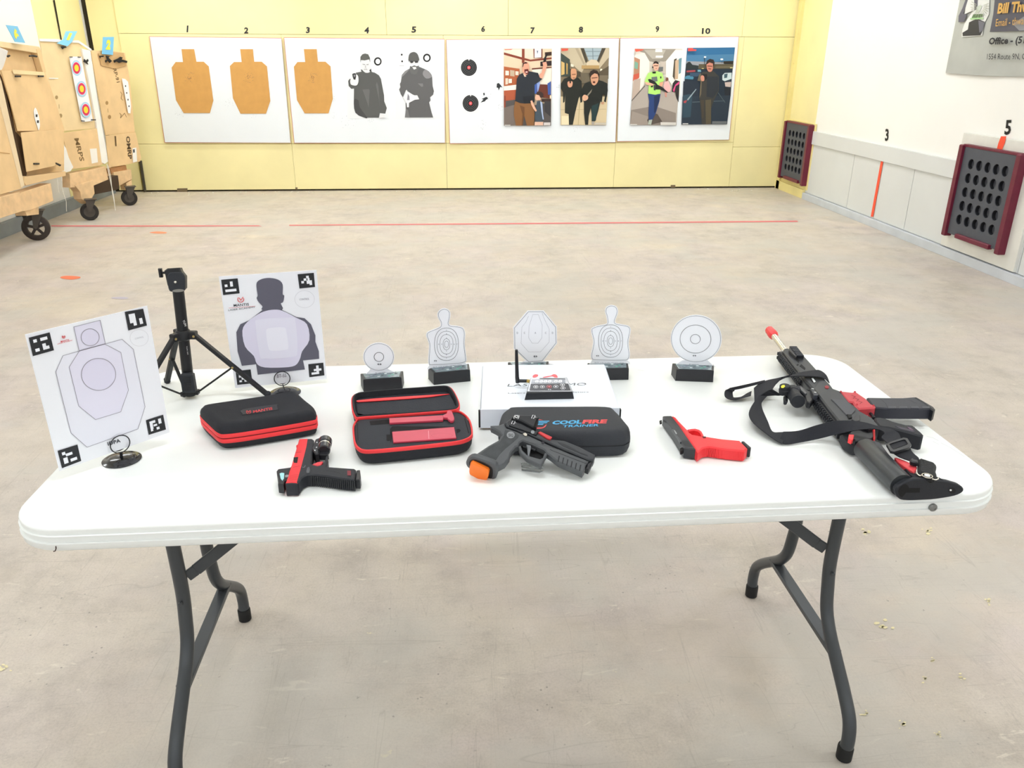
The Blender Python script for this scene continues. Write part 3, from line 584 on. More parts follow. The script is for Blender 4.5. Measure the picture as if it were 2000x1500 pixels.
# ------------------------------------------------------------------ rolling target stands along the left wall
K = crop(0, 0, 3.1235)
CARDL = mat('#efd6a6', .8, var=.05, vs=5, bump=.1, bs=60); CARDM = mat('#e8c796', .8, var=.06, vs=6, bump=.1, bs=60)
SIGN = mat('#79bfe6', .5, name='light_blue_card'); SIGY = mat('#ece04a', .5); CLAMP = mat('#18191b', .5); PLAS = mat('#f4f2ec', .35, var=.02, vs=8)
TIRE = mat('#2a2724', .6, var=.2, vs=20); HUB = mat('#55504a', .5, metal=.3)
def caster(t, px, r, ax, col=TIRE, spokes=0, horn=1):
    c = T(0).px(*px); c.z = r; ax = V(ax).normalized(); b = M()
    b.lathe(c-ax*.02, ax, [(0, r*.62), (0, r*.92), (.006, r), (.034, r), (.04, r*.92), (.04, r*.62)], col, caps=(0, 0))
    b.lathe(c-ax*.02, ax, [(0, r*.62), (.04, r*.62)], col, caps=(0, 0))
    if spokes:
        for i in range(5):
            a = 2*math.pi*i/5+.3; d = (V((0, 0, 1))*math.sin(a)+ax.cross(V((0, 0, 1)))*math.cos(a)).normalized()
            b.beam(c, c+d*r*.68, .022, .016, col, ax)
        b.cyl(c-ax*.024, c+ax*.024, r*.2, col)
    else: b.cyl(c-ax*.014, c+ax*.014, r*.66, HUB)
    o = obj(b, 'wheel', t)
    b = M()
    if horn:
        e = ax.cross(V((0, 0, 1))).normalized(); top = c+V((0, 0, r+.035))-e*r*.35
        for s in (-1, 1):
            p = c+ax*.028*s; q = top+ax*.03*s
            b.loft([[p-e*.016, p+e*.016, p+e*.016+ax*.004*s, p-e*.016+ax*.004*s], [q-e*.045, q+e*.045, q+e*.045+ax*.004*s, q-e*.045+ax*.004*s]], HUB)
        b.box(top+V((0, 0, .002)), (.11, .09, .008), HUB, e, ax); b.cyl(c-ax*.036, c+ax*.036, .008, HUB)
        obj(b, 'caster_fork', t)
    return c
XB = -3.60
PB = Pl((XB, 7.4, 0), (1, 0, 0)); PC = Pl((-3.67, 8.06, 0), (1, -.33, 0)); PD = Pl((-3.60, 8.95, 0), (1, -.42, 0)); PA = Pl((-3.56, 6.6, 0), (1, 0, 0))
# nearest stand, cut by the frame
t = thing('target_stand', 'nearest rolling target stand at the left edge, cut off by the frame', 'target stand', (XB-.2, 6.3, 0), 'rolling target stands')
obj(M().plate(PA, K('-420,560 -2,640 5,640 132,1150 -10,1190 -420,1330'), .01, CARDM), 'cardboard_sheet', t)
obj(M().plate(PA, K('-400,900 -5,925 60,935 62,940 -5,932 -400,912'), .003, mat('#c99f6b', .8), .003), 'cardboard_seam', t)
obj(M().plate(PA, K('-14,430 10,500 150,1130 132,1150 -4,620 -30,430'), .06, mat('#e8d3b0', .7, var=.05, vs=9), .004), 'edge_post', t)
obj(M().plate(PA, K('-420,1420 -5,1205 120,1172 132,1290 0,1332 -420,1560'), .09, WOOD, .01), 'base_beam', t)
obj(M().plate(PA, K('-8,285 50,310 40,350 24,400 12,425 -8,432'), .004, mat('#dcd8d2', .3, var=.04, vs=10), .03), 'plastic_wrap', t)
# second stand, sign 6
t = thing('target_stand', 'rolling target stand with sign 6 and two stacked cardboard sheets', 'target stand', (XB-.2, 7.3, 0), 'rolling target stands')
obj(M().plate(PB, K('-200,262 0,283 232,325 275,440 390,800 392,1040 150,1120 100,800 0,430 -200,420'), .008, CARDM, -.05), 'back_sheet', t)
obj(M().plate(PB, K('-200,232 0,252 240,285 240,310 235,326 0,286 -200,262'), .05, mat('#e9cfa2', .7, var=.05, vs=9), 0), 'top_rail', t)
obj(M().plate(PB, K('222,300 243,290 282,440 262,440'), .05, mat('#e3c493', .7), .004), 'side_post', t)
obj(M().plate(PB, K('8,430 130,434 268,462 300,500 392,785 395,800 110,800 60,600'), .008, CARDM, .025), 'cardboard_sheet', t)
obj(M().plate(PB, K('75,425 270,440 276,462 85,452'), .006, CARDL, .034), 'cardboard_flap', t)
obj(M().plate(PB, K('130,808 378,788 392,1000 165,1048'), .008, CARDM, .04), 'lower_cardboard_sheet', t)
obj(M().plate(PB, K('-5,440 12,470 95,800 130,840 165,1060 160,1080 105,870 60,640'), .03, mat('#5a4632', .8), -.005), 'side_post', t)
obj(M().plate(PB, K('150,1078 400,1045 402,1072 160,1132 146,1110'), .06, mat('#e2c293', .7), .03), 'bottom_rail', t)
obj(M().plate(PB, K('120,1185 128,1176 310,1118 326,1225 178,1286 126,1290'), .10, WOOD, .03), 'base_block', t)
obj(M().plate(PB, K('152,1288 236,1262 238,1308 165,1316'), .09, WOOD, .02), 'spacer_block', t)
sb = M().plate(PB, K('36,152 108,160 155,262 92,256'), .004, SIGN, .03); sg = obj(sb, 'number_sign', t)
tb = M(); tb.text(PB.at(.03), '6', *K('98,248 124,244 74,176'), SIGY, .002, .08); obj(tb, 'numeral', sg)
b = M().plate(PB, cat2(K('214,658 224,668 240,720 244,770 236,795 228,770 212,720 207,680'), 3), .002, mat('#f2f3f4'), .03)
for p in ('218,698 229,698 229,714 218,714', '226,734 237,734 237,750 226,750'): b.flat(PB, K(p), INK, .0315)
obj(b, 'target_strip', t)
for p in ('183,338 205,334 230,340 228,350 205,346 184,346', '98,460 130,460 130,471 98,471', '238,460 268,460 268,470 238,470', '210,994 242,994 242,1004 210,1004', '345,992 375,1005 370,1014 346,1000', '44,340 60,334 66,342 54,350'):
    obj(M().plate(PB, K(p), .012, CLAMP, .05), 'black_clip', t)
for p in (('378,1080 378,1150 404,1230 406,1290', .002), ('350,1090 356,1150 362,1178', .002)):
    obj(M().tube([PB.at(.04).px(*q) for q in K(p[0])], p[1], mat('#e9e6dc', .6), 6), 'plastic_shred', t)
caster(t, (76, 469), .11, (.30, -1, 0), mat('#3a322d', .6, var=.15, vs=20), 1); caster(t, (40, 448), .085, (.3, -1, 0), TIRE, 0, 0)
# third stand, sign 1 and archery faces
t = thing('target_stand', 'rolling target stand with white plastic edge and three ringed archery faces', 'target stand', (-3.75, 8.1, 0), 'rolling target stands')
obj(M().plate(PC, K('245,243 330,238 360,240 490,262 520,330 600,782 385,800 270,440'), .012, CARDL, 0), 'cardboard_sheet', t)
obj(M().plate(PC, K('240,236 360,238 372,246 480,246 560,300 558,312 480,262 372,258 246,252'), .008, PLAS, .012), 'plastic_cover', t)
obj(M().plate(PC, K('300,474 356,476 356,482 300,481'), .002, PLAS, .006), 'tape_patch', t)
obj(M().plate(PC, K('380,812 480,798 602,782 628,1000 610,1010 440,1032 400,900'), .008, CARDM, .016), 'lower_cardboard_sheet', t)
obj(M().plate(PC, K('388,880 404,905 420,960 448,1020 430,1044 388,1056'), .004, PLAS, .02), 'plastic_cover', t)
obj(M().plate(PC, K('500,296 552,310 600,640 660,985 640,1000 622,992 590,760 540,480'), .02, PLAS, .02), 'plastic_edge', t)
b = M().plate(PC, K('422,345 497,345 568,738 500,745'), .002, mat('#f5f6f8'), .02); off = .021
for cx, cy in ((467, 415), (499, 542), (524, 670)):
    for r, h in ((1, '#a9d3ee'), (.82, '#e3f0f8'), (.76, '#e4567e'), (.66, '#d8365f'), (.46, '#e88c54'), (.42, '#f6d93c')):
        b.flat(PC, [K('%g,%g' % p)[0] for p in ell(cx, cy, 31*r, 48*r, 22, -.12)], mat(h), off); off += .0006
sg = obj(b, 'archery_faces', t)
b = M(); sP = Pl(PC.px(141, 75), (1, -.5, .5))
b.plate(sP, K('402,190 472,190 440,256 412,282 347,264 384,240'), .004, SIGN, .03); sg = obj(b, 'number_sign', t)
tb = M(); tb.text(sP.at(.03), '1', *K('404,244 422,246 424,200'), SIGY, .003, .08); obj(tb, 'numeral', sg)
INKC = mat('#7f6540', .8)
b = M(); b.text(PC.at(.016), 'MRPS', *K('452,845 488,985 480,842'), INKC, .001, .02)
obj(b, 'printed_letters', t)
obj(M().flat(PC, K('548,908 590,905 598,990 560,998'), mat('#f3efe6'), .0175), 'paper_label', t)
for c in ((345, 594, 9, 12), (370, 706, 10, 13)): obj(M().flat(PC, [K('%g,%g' % p)[0] for p in ell(*c, 14)], mat('#a98d60', .8), .001), 'printed_emblem', t)
obj(M().flat(PC, K('358,636 361,636 363,662 360,662'), mat('#a98d60', .8), .001), 'printed_mark', t)
for p in ('374,284 384,280 402,282 408,290 392,294 384,300', '428,345 444,345 444,350 428,350', '478,345 494,346 494,351 478,350', '560,728 586,728 586,734 560,734', '498,734 518,736 518,741 500,740', '516,360 528,370 538,360 542,372 534,380 540,394 526,384 512,378'):
    obj(M().plate(PC, K(p), .010, CLAMP, .035), 'black_clip', t)
obj(M().plate(PC, K('425,1060 560,1035 645,1015 662,1095 572,1132 430,1145 428,1100'), .09, WOOD, .02), 'base_beam', t)
obj(M().plate(PC, K('458,1132 568,1100 578,1180 540,1245 498,1215 490,1170'), .09, WOOD, .03), 'base_block', t)
for p in (('652,1000 664,1060 690,1180 704,1284', .004), ('660,1010 676,1080 684,1170 700,1250', .003)):
    obj(M().tube([PC.at(.04).px(*q) for q in K(p[0])], p[1], mat('#e9e6dc', .6), 6), 'plastic_shred', t)
caster(t, (178, 430), .082, (.45, -1, 0))
# farthest stand, sign 2
t = thing('target_stand', 'farthest rolling target stand with sign 2, next to the yellow back wall', 'target stand', (-3.7, 8.98, 0), 'rolling target stands')
obj(M().plate(PD, K('556,306 690,312 762,322 778,400 790,470 824,808 645,826 590,520'), .012, CARDM, 0), 'cardboard_sheet', t)
obj(M().plate(PD, K('600,325 690,318 755,322 775,400 700,420 620,400'), .006, mat('#d2ac79', .8), .012), 'cardboard_flap', t)
obj(M().plate(PD, K('645,828 760,815 828,808 862,960 855,985 770,1005 665,1022'), .008, CARDM, .014), 'lower_cardboard_sheet', t)
b = M().plate(PD, K('744,478 764,482 782,500 800,650 796,692 782,690'), .002, mat('#f2f3f4'), .02)
for x, y in ((766, 525), (773, 567), (781, 608), (787, 648)): b.flat(PD, K('%g,%g %g,%g %g,%g %g,%g' % (x-3, y-5, x+3, y-5, x+3, y+5, x-3, y+5)), INK, .0215)
obj(b, 'target_strip', t)
b = M().plate(PD, K('808,905 832,900 837,985 812,992'), .002, mat('#f2f1ec'), .022); b.flat(PD, K('812,912 821,910 822,930 813,932'), INK, .0235); obj(b, 'paper_label', t)
b = M(); b.text(PD.at(.015), 'OMRP', *K('768,832 782,972 792,830'), mat('#5a4630', .8), .001, .03); obj(b, 'printed_letters', t); obj(M().flat(PD, K('698,830 708,830 712,892 703,892'), mat('#6b5436'), .016), 'printed_mark', t)
b = M(); b.text(PD, 'MRP-91', *K('680,388 712,505 700,384'), mat('#6b5436'), .002, .01); obj(b, 'printed_letters', t)
for c in ((652, 628, 9, 12), (668, 714, 10, 13)): obj(M().flat(PD, [K('%g,%g' % p)[0] for p in ell(*c, 14)], mat('#a9875a', .8), .001), 'printed_emblem', t)
obj(M().flat(PD, K('656,662 659,662 661,686 658,686'), mat('#a98d60', .8), .001), 'printed_mark', t)
b = M(); b.line(PD, K('735,560 745,575 738,600 750,612'), .006, mat('#8b6d46'), .002, False); obj(b, 'pen_mark', t); b = M(); b.line(PD, K('730,690 740,700 735,720 760,690 772,715'), .006, mat('#8b6d46'), .002, False); obj(b, 'pen_mark', t)
sb = M().plate(PD, K('628,226 696,225 690,336 622,330'), .004, SIGN, .03); sg = obj(sb, 'number_sign', t)
tb = M(); tb.text(PD.at(.03), '2', *K('645,303 672,304 652,242'), SIGY, .002, .08); obj(tb, 'numeral', sg)
for p in ('608,340 634,338 634,348 616,348 614,356', '650,340 672,342 664,352 684,372 672,384 660,368 648,382 644,370 656,362', '696,368 720,358 738,346 750,352 744,362 778,372 776,384 748,378 730,384 714,374 700,382'):
    obj(M().plate(PD, K(p), .012, CLAMP, .04), 'black_clip', t)
obj(M().plate(PD, K('672,1030 770,1008 775,1040 680,1060'), .06, WOODD, 0), 'bottom_rail', t)
obj(M().plate(PD, K('694,1052 800,1034 806,1092 716,1140 700,1136'), .10, WOOD, .02), 'base_block', t)
obj(M().plate(PD, K('770,1118 804,1096 806,1136 778,1160'), .09, WOOD, .015), 'spacer_block', t)
obj(M().plate(PC, K('560,1110 720,1070 730,1150 700,1162 560,1190'), .08, mat('#4a3a2c', .85), -.12), 'inner_beam', t)
caster(t, (255, 401), .080, (.5, -1, 0))

# ------------------------------------------------------------------ folding table
TX, TY, TR = .1138, 1.6061, .0112
ct, st_ = math.cos(TR), math.sin(TR)
def TP(u, v, z): return V((TX+u*ct-v*st_, TY+u*st_+v*ct, z))
def rrect(w, d, r, n=8):
    P = []
    for cx, cy, a0 in ((w/2-r, d/2-r, 0), (-w/2+r, d/2-r, 90), (-w/2+r, -d/2+r, 180), (w/2-r, -d/2+r, 270)):
        for i in range(n+1):
            a = math.radians(a0+90*i/n); P.append((cx+r*math.cos(a), cy+r*math.sin(a)))
    return P
tbl = thing('folding_table', 'white plastic folding table with grey steel legs in the foreground', 'table', TP(0, 0, 0))
b = M(); R = []
for z, i in ((.6945, .012), (.6935, .004), (.697, 0), (.7085, -.0012), (.7093, -.0026), (.7105, -.0026), (.7112, .0014), (.7225, .0010), (.7235, -.0018), (.7247, -.0018), (.7254, .0018), (.735, .0005), (.7385, .002), (.740, .0055)):
    R.append([TP(x, y, z) for x, y in rrect(1.83-2*i, .76-2*i, .095-i, 10)])
b.loft(R, TBL); obj(b, 'tabletop', tbl, smooth=50)
c = T(.74).px(1822, 993)
e = TP(0, -.38, .715); u = V((ct, st_, 0)); vv = V((-st_, ct, 0))
q = Pl(TP(0, -.381, 0), -vv).px(1822, 991)
obj(M().lathe(q, -vv, [(-.004, .0075), (.002, .0078), (.0045, .0055), (.005, .003), (.004, .0028), (.004, .0001)], mat('#8b8d8c', .35, metal=.6), 20), 'bolt', tbl)
q2 = Pl(TP(0, -.381, 0), -vv)
obj(M().tube([q2.at(.003).px(*p) for p in PX('109,1067 109.5,1071 108,1076 104.5,1077')], .0009, mat('#3b2420', .7), 6), 'snagged_thread', tbl)
for p in ('1245,722 1258,724', '1810,852 1822,855 1833,861', '1838,865 1856,874 1884,892', '1640,702 1650,704 1660,705', '1822,862 1834,868'):
    obj(M().line(T(.7402), PX(p), .0014, mat('#d5dadb'), 0, False), 'scuff_mark', tbl)
PROF = [(.10, .692), (.10, .55), (.095, .40), (.104, .33), (.118, .275), (.150, .232), (.20, .19), (.255, .145), (.292, .105), (.303, .06), (.300, .03)]
UL = .742
for s in (-1, 1):
    for q in (-1, 1):
        path = cat([TP(s*UL, q*v, z) for v, z in PROF], 4, False)
        lg = obj(M().tube(path, .0150, STL, 16), 'leg', tbl)
        a = TP(s*UL, q*.3, .036); g = TP(s*UL, q*.3, 0)
        obj(M().lathe(g, (0, 0, 1), [(0, .014), (.002, .0175), (.034, .0178), (.038, .0165)], mat('#17181a', .6), 18), 'rubber_foot', lg)
        r = TP(s*UL-s*.0, q*.1, .37)
        obj(M().lathe(TP(s*(UL-.0), -.1, .375)+V((0, -.0165, 0)) if q < 0 else TP(s*UL, .1, .375)+V((0, .0165, 0)), (0, q, 0), [(-.002, .005), (.002, .0045), (.003, .001)], STL, 12), 'rivet', lg)
    obj(M().beam(TP(s*UL, -.185, .205), TP(s*UL, .185, .205), .030, .012, STL), 'crossbar', tbl)
    obj(M().beam(TP(s*UL, -.10, .66), TP(s*UL, .10, .66), .02, .01, STL), 'crossbar', tbl)
    for q in (-.085, .085):
        P = [TP(s*(UL-.012), q, .425), TP(s*(UL-.03), q*.9, .435), TP(s*(UL-.36), q*.4, .69)]
        bb = M()
        for i in range(2): bb.beam(P[i], P[i+1], .006, .028, STL, (0, 0, 1))
        obj(bb, 'folding_brace', tbl)

# ------------------------------------------------------------------ paper targets in ring holders
def rodr(a, p):
    v = V(a); m = Matrix.Rotation(v.length, 3, v.normalized()); return m, V(p)
PAPER = mat('#f1f4fa', .55, name='white_card'); LAV = mat('#e3e2f3', .6); LAV2 = mat('#dedcf0', .6)
def pose(q): 
    m, o = rodr(q[:3], q[3:]); return Pl(o, m @ V((0, -1, 0))), m, o
TAGM = mat('#26282c', .6)
K = crop(40, 500, 3.2258)
QP1 = (.068, 0, .757, -.764, 1.388, .7615); P1, m1, o1 = pose(QP1)
def papersheet(P, m, o, t):
    W_, H_ = .216, .279; c = [o+m @ V(q) for q in ((0, 0, 0), (W_, 0, 0), (W_, 0, H_), (0, 0, H_))]
    obj(M().slab(c, P.n, .0012, PAPER, 0), 'sheet', t)
def marker(b, P, quad, cells, off=.0012):
    a, q, c, d = quad; g = lambda u, v: (a[0]*(1-u)*(1-v)+q[0]*u*(1-v)+c[0]*u*v+d[0]*(1-u)*v, a[1]*(1-u)*(1-v)+q[1]*u*(1-v)+c[1]*u*v+d[1]*(1-u)*v)
    b.flat(P, [g(0, 0), g(1, 0), g(1, 1), g(0, 1)], TAGM, off)
    for i, (x0, y0, x1, y1) in enumerate(cells): b.flat(P, [g(x0/6, y0/6), g(x1/6, y0/6), g(x1/6, y1/6), g(x0/6, y1/6)], PAPER, off+.0003+.00015*i)
t = thing('paper_target', 'large white paper target with grey box head and torso outlines, at the left table end', 'paper target', o1, 'paper targets in ring holders')
papersheet(P1, m1, o1, t)
b = M()
tor = '268,628 640,525 712,588 785,950 740,1090 420,1205 318,1115 222,730'; inn = '372,597 532,556 632,607 680,845 632,982 473,1031 367,945 307,700'; hd = '336,447 502,405 535,552 370,597'
b.flat(P1, K(hd), LAV, .0006).flat(P1, K(tor), mat('#e9ebf6', .6), .0006).flat(P1, K(inn), LAV, .0010)
for s in (tor, inn, hd): b.line(P1, K(s), .0008, RULE, .0013)
b.flat(P1, [K('%g,%g' % p)[0] for p in ell(439, 512, 57, 53, 32)], LAV2, .0012).flat(P1, [K('%g,%g' % p)[0] for p in ell(492, 746, 108, 101, 40)], LAV2, .0012)
b.line(P1, [K('%g,%g' % p)[0] for p in ell(439, 512, 57, 53, 32)], .0009, RULE, .0016).line(P1, [K('%g,%g' % p)[0] for p in ell(492, 746, 108, 101, 40)], .0010, RULE, .0016)
b.line(P1, [K('%g,%g' % p)[0] for p in ell(748, 516, 58, 52, 32)], .0004, mat('#c8c8cc'), .0014)
b.text(P1, 'CONTROL', *K('722,527 776,514 721,517'), mat('#b4b4bc'), .0014)
obj(b, 'printed_outline', t)
for quad, cells in (('52,515 184,481 211,594 79,631', ((1, 1, 2, 2), (3, 1, 5, 2), (3.2, 3, 4.2, 5), (3.2, 4, 5, 5), (1, 4, 2.2, 5))), ('657,352 773,332 797,438 680,469', ((1, 1, 3, 4), (2, 4, 3, 5), (4, 3, 5, 5))),
                    ('790,1035 899,1000 917,1093 808,1127', ((1, 1, 3, 2), (1, 1, 2, 4.2), (4, 1, 5, 3), (2.2, 2.6, 3.4, 3.4), (3, 4, 4, 5), (1, 3.4, 1.8, 5))), ('234,1228 359,1188 383,1291 262,1337', ((1, 1, 2, 2), (2, 1.8, 4, 2.7), (3, 4, 5, 5), (1, 3, 2.3, 5)))):
    bb = M(); marker(bb, P1, K(quad), cells); obj(bb, 'square_marker', t)
MR = mat('#e0474a', .5)
def mantis(b, P, k, c, r, off=.0014, wd=.0012):
    cx, cy = c
    b.line(P, [k('%g,%g' % p)[0] for p in [(cx+r*math.cos(a/10), cy+r*.95*math.sin(a/10)) for a in range(-4, 40, 2)]], wd, MR, off, False)
    b.line(P, [k('%g,%g' % p)[0] for p in [(cx-r*.55, cy-r*.5), (cx, cy+r*.35), (cx+r*.75, cy-r*.75)]], wd, MR, off, False)
bb = M(); mantis(bb, P1, K, (272, 509), 9); bb.text(P1, 'MANTIS', *K('255,546 308,535 252,534'), MR, .0014, .01).text(P1, 'LASER ACADEMY', *K('234,558 328,535 233,551'), MR, .0014); obj(bb, 'printed_logo', t)
bb = M(); bb.text(P1, 'IDPA', *K('553,1196 632,1172 547,1174'), INK, .0014, .02); obj(bb, 'printed_caption', t)
def holder(c, rpx, ring, label):
    c = T(.7405).px(*c); t = thing('card_holder', label, 'card holder', c, 'ring card holders')
    R = .037
    obj(M().lathe(c, (0, 0, 1), [(0, R), (.0012, R), (.0018, R*.97), (.0012, R*.8), (.004, R*.72), (.0065, R*.55), (.0075, R*.3), (.008, .0001)], mat('#17181b', .14, spec=.8), 40, (1, 0)), 'disc_base', t, smooth=50)
    return c, t
def ringholder(c3, t, P, cen, r, m=BLK):
    rc = P.px(*cen)+P.n*.004; u = P.n.cross(V((0, 0, 1))).normalized(); v = u.cross(P.n)
    for s in (0, -.010):
        obj(M().tube([rc+P.n*s+u*r*math.cos(a*.2618)+v*r*math.sin(a*.2618) for a in range(24)], .0011, m, 8, True), 'ring', t)
    bt = c3+V((0, 0, .006)); tp = rc-v*r-P.n*.003
    obj(M().beam(bt, tp, .006, .003, BLK, P.n), 'stem', t)
c3, t = holder((238, 898), 37, None, 'black ring card holder gripping the paper target with box head, left table end')
ringholder(c3, t, P1, (233, 866), .0188)
QP2 = (.045, 0, .2075, -.5435, 1.811, .7505); P2, m2, o2 = pose(QP2)
t = thing('paper_target', 'white paper target with a grey man silhouette, behind the black tripod', 'paper target', o2, 'paper targets in ring holders')
papersheet(P2, m2, o2, t); b = M()
SIL = mat('#61616f', .6)
b.flat(P2, cat2(K('1525,340 1525,318 1500,290 1488,265 1494,248 1487,200 1490,165 1520,145 1570,138 1625,150 1652,180 1652,240 1662,250 1655,290 1640,300 1648,340'), 3), SIL, .0008)
b.flat(P2, K('1440,405 1525,340 1648,340 1740,385 1790,392 1830,430 1858,500 1858,540 1880,600 1882,648 1780,658 1792,715 1495,748 1484,682 1395,692 1368,600 1360,480 1385,430'), SIL, .0010)
b.flat(P2, cat2(K('1550,345 1600,338 1650,345 1740,390 1805,430 1820,530 1775,600 1760,650 1730,690 1660,702 1540,702 1490,680 1470,630 1415,570 1398,470 1430,415 1500,365'), 3), LAV2, .0014)
b.flat(P2, cat2(K('1500,400 1700,388 1732,410 1745,600 1715,635 1540,648 1508,625 1482,440'), 3), mat('#e4e4f4'), .0018)
b.flat(P2, cat2(K('1565,455 1660,450 1675,480 1688,575 1665,592 1580,597 1560,570 1548,480'), 3), mat('#ecedf9'), .0022)
b.line(P2, [K('%g,%g' % p)[0] for p in ell(1790, 272, 62, 54, 32)], .0004, mat('#b4b4bc'), .0014); b.text(P2, 'CONTROL', *K('1758,280 1820,276 1758,268'), mat('#8c8c96'), .0014)
obj(b, 'printed_silhouette', t)
for quad, cells in (('1264,150 1368,141 1381,235 1277,246', ((1, 2, 2, 3), (3, 1, 4, 3), (1, 4, 5, 5))), ('1746,115 1848,106 1856,195 1758,205', ((3, 1, 4, 2), (2, 2, 3, 3), (3.4, 2, 4.2, 3), (1, 3, 2, 4), (3, 3, 5, 4), (4, 4, 5, 5), (3, 3.5, 4, 4.4))),
                    ('1813,682 1908,672 1915,752 1820,764', ((3, 1, 4, 5), (2, 2.5, 5, 3.5), (1, 4, 4, 5))), ('1355,725 1450,715 1462,802 1366,812', ((1, 2, 2, 3), (2, 3, 4, 4), (3, 4, 5, 5), (1, 4.2, 2, 5)))):
    bb = M(); marker(bb, P2, K(quad), cells); obj(bb, 'square_marker', t)
bb = M(); mantis(bb, P2, K, (1388, 273), 19, wd=.0016); bb.text(P2, 'MANTIS', *K('1344,320 1440,312 1342,304'), INK, .0014, .01).text(P2, 'LASER ACADEMY', *K('1310,347 1480,326 1309,337'), INK, .0014); bb.line(P2, K('1312,328 1480,316'), .0006, MR, .0014, False); obj(bb, 'printed_logo', t)
bb = M(); bb.text(P2, 'BT-5S', *K('1617,768 1676,762 1615,746'), RULE, .0014, .01); obj(bb, 'printed_caption', t)
c3, t = holder((557, 767), 27, None, 'black ring card holder gripping the silhouette paper, behind the zipped case')
ringholder(c3, t, P2, (551, 738), .0185)

# ------------------------------------------------------------------ tripod
K = crop(290, 515, 5.456)
B3 = mat('#16171a', .4, name='satin_black'); BRS = mat('#b9a36a', .3, metal=.8)
cx, cy = -.645, 1.79; A = lambda z: V((cx+(z-.74)*.045, cy, z)); TPp = Pl((0, cy-.012, 0), (0, -1, 0))
t = thing('tripod', 'black mini tripod standing open between the two paper targets', 'tripod', (cx, cy, .741))
obj(M().cyl(A(.80), A(1.0), .0125, B3, n=24), 'upper_tube', t)
obj(M().cyl(A(.755), A(.91), .0105, B3, n=24), 'lower_tube', t)
HP = Pl((0, cy-.02, 0), (.08, -1, .25))
b = M(); b.plate(HP, cat2(K('215,105 240,92 340,92 372,115 386,160 386,265 370,290 320,302 250,300 220,285 205,230 200,140'), 3), .010, BLK2, .004, .002)
hd = obj(b, 'clamp_plate', t); bb = M(); q = HP.at(.004).px(290+292/5.456, 515+196/5.456); bb.lathe(q, HP.n, [(0, .0034), (.003, .0034), (.006, .0028), (.0065, .001)], CHROME, 16); obj(bb, 'screw', hd)
b = M(); b.plate(HP, K('165,75 200,50 330,42 345,80 385,130 385,260 350,295 235,290 200,230'), .028, B3, -.006, .003); obj(b, 'head_block', t)
q = HP.at(-.015).px(290+130/5.456, 515+97/5.456); q2 = HP.at(-.015).px(290+185/5.456, 515+97/5.456)
b = M(); b.cyl(q, q2, .003, B3); b.box(q, (.008, .022, .012), B3, (q2-q), (0, 0, 1), .002); obj(b, 'thumb_screw', t)
sp = A(.895); b = M().lathe(sp-V((0, 0, .012)), (0, 0, 1), [(0, .014), (.004, .018), (.018, .018), (.024, .0145)], B3, 24)
FT = {'right': V((-.460, 1.776, .746)), 'rear': V((-.727, 1.881, .746)), 'left': V((-.775, 1.665, .746))}
FT['left'] = V((-.742, 1.640, .746))
for k, f in FT.items():
    d = (f-sp); d.z = 0; d.normalize(); h = sp+d*.026+V((0, 0, .004)); b.box(sp+d*.02, (.022, .016, .018), B3, d, V((0, 0, 1)).cross(d), .002)
obj(b, 'leg_collar', t)
lo = A(.752)
for k, f in FT.items():
    d = (f-sp); d.z = 0; d.normalize(); sd = V((0, 0, 1)).cross(d); h = sp+d*.027-V((0, 0, .001))
    lg = M().beam(h, f, .013, .009, B3, V((0, 0, 1))); lg.beam(h+(f-h)*.5, h+(f-h)*.97, .0105, .0105, B3, V((0, 0, 1)))
    L = obj(lg, 'leg', t); obj(M().cyl(f+V((0, 0, .008)), f-V((0, 0, .0055)), .0075, BLK2, n=14, bev=.002), 'rubber_foot', L)
    obj(M().cyl(h-sd*.0095, h+sd*.0095, .0028, BRS, n=10), 'pivot_pin', L)
    mid = h+(f-h)*.52; fr = lo+d*.020
    obj(M().beam(fr, mid, .008, .004, B3, V((0, 0, 1))), 'brace', t); obj(M().cyl(mid-sd*.0075, mid+sd*.0075, .0026, BRS, n=10), 'pivot_pin', L)
b = M(); b.cyl(A(.745), A(.762), .014, B3, n=20)
for f in FT.values():
    d = (f-sp); d.z = 0; d.normalize(); b.box(lo+d*.014, (.016, .012, .012), B3, d, V((0, 0, 1)).cross(d), .0015)
obj(b, 'brace_hub', t)
b = M(); b.box(A(.783)+V((.006, -.0185, 0)), (.030, .014, .048), BLK2, (1, 0, 0), (0, 1, 0), .003)
hg = obj(b, 'side_box', t)
for i in range(6): obj(M().box(A(.767+i*.0062)+V((.006, -.026, 0)), (.017, .0012, .003), B3, bev=.0004), 'grip_rib', hg)
b = M(); tpl = Pl(V((0, cy-.0122, 0)), (0, -1, 0))
b.text(tpl, 'YUN', *K('362,605 386,668 384,598'), mat('#d8d8d8'), .001, .01); obj(b, 'printed_name', t)
b = M(); b.text(tpl, 'YUN 200', *K('402,878 414,970 414,876'), mat('#bdbdbd'), .001, .01); obj(b, 'printed_name', t)

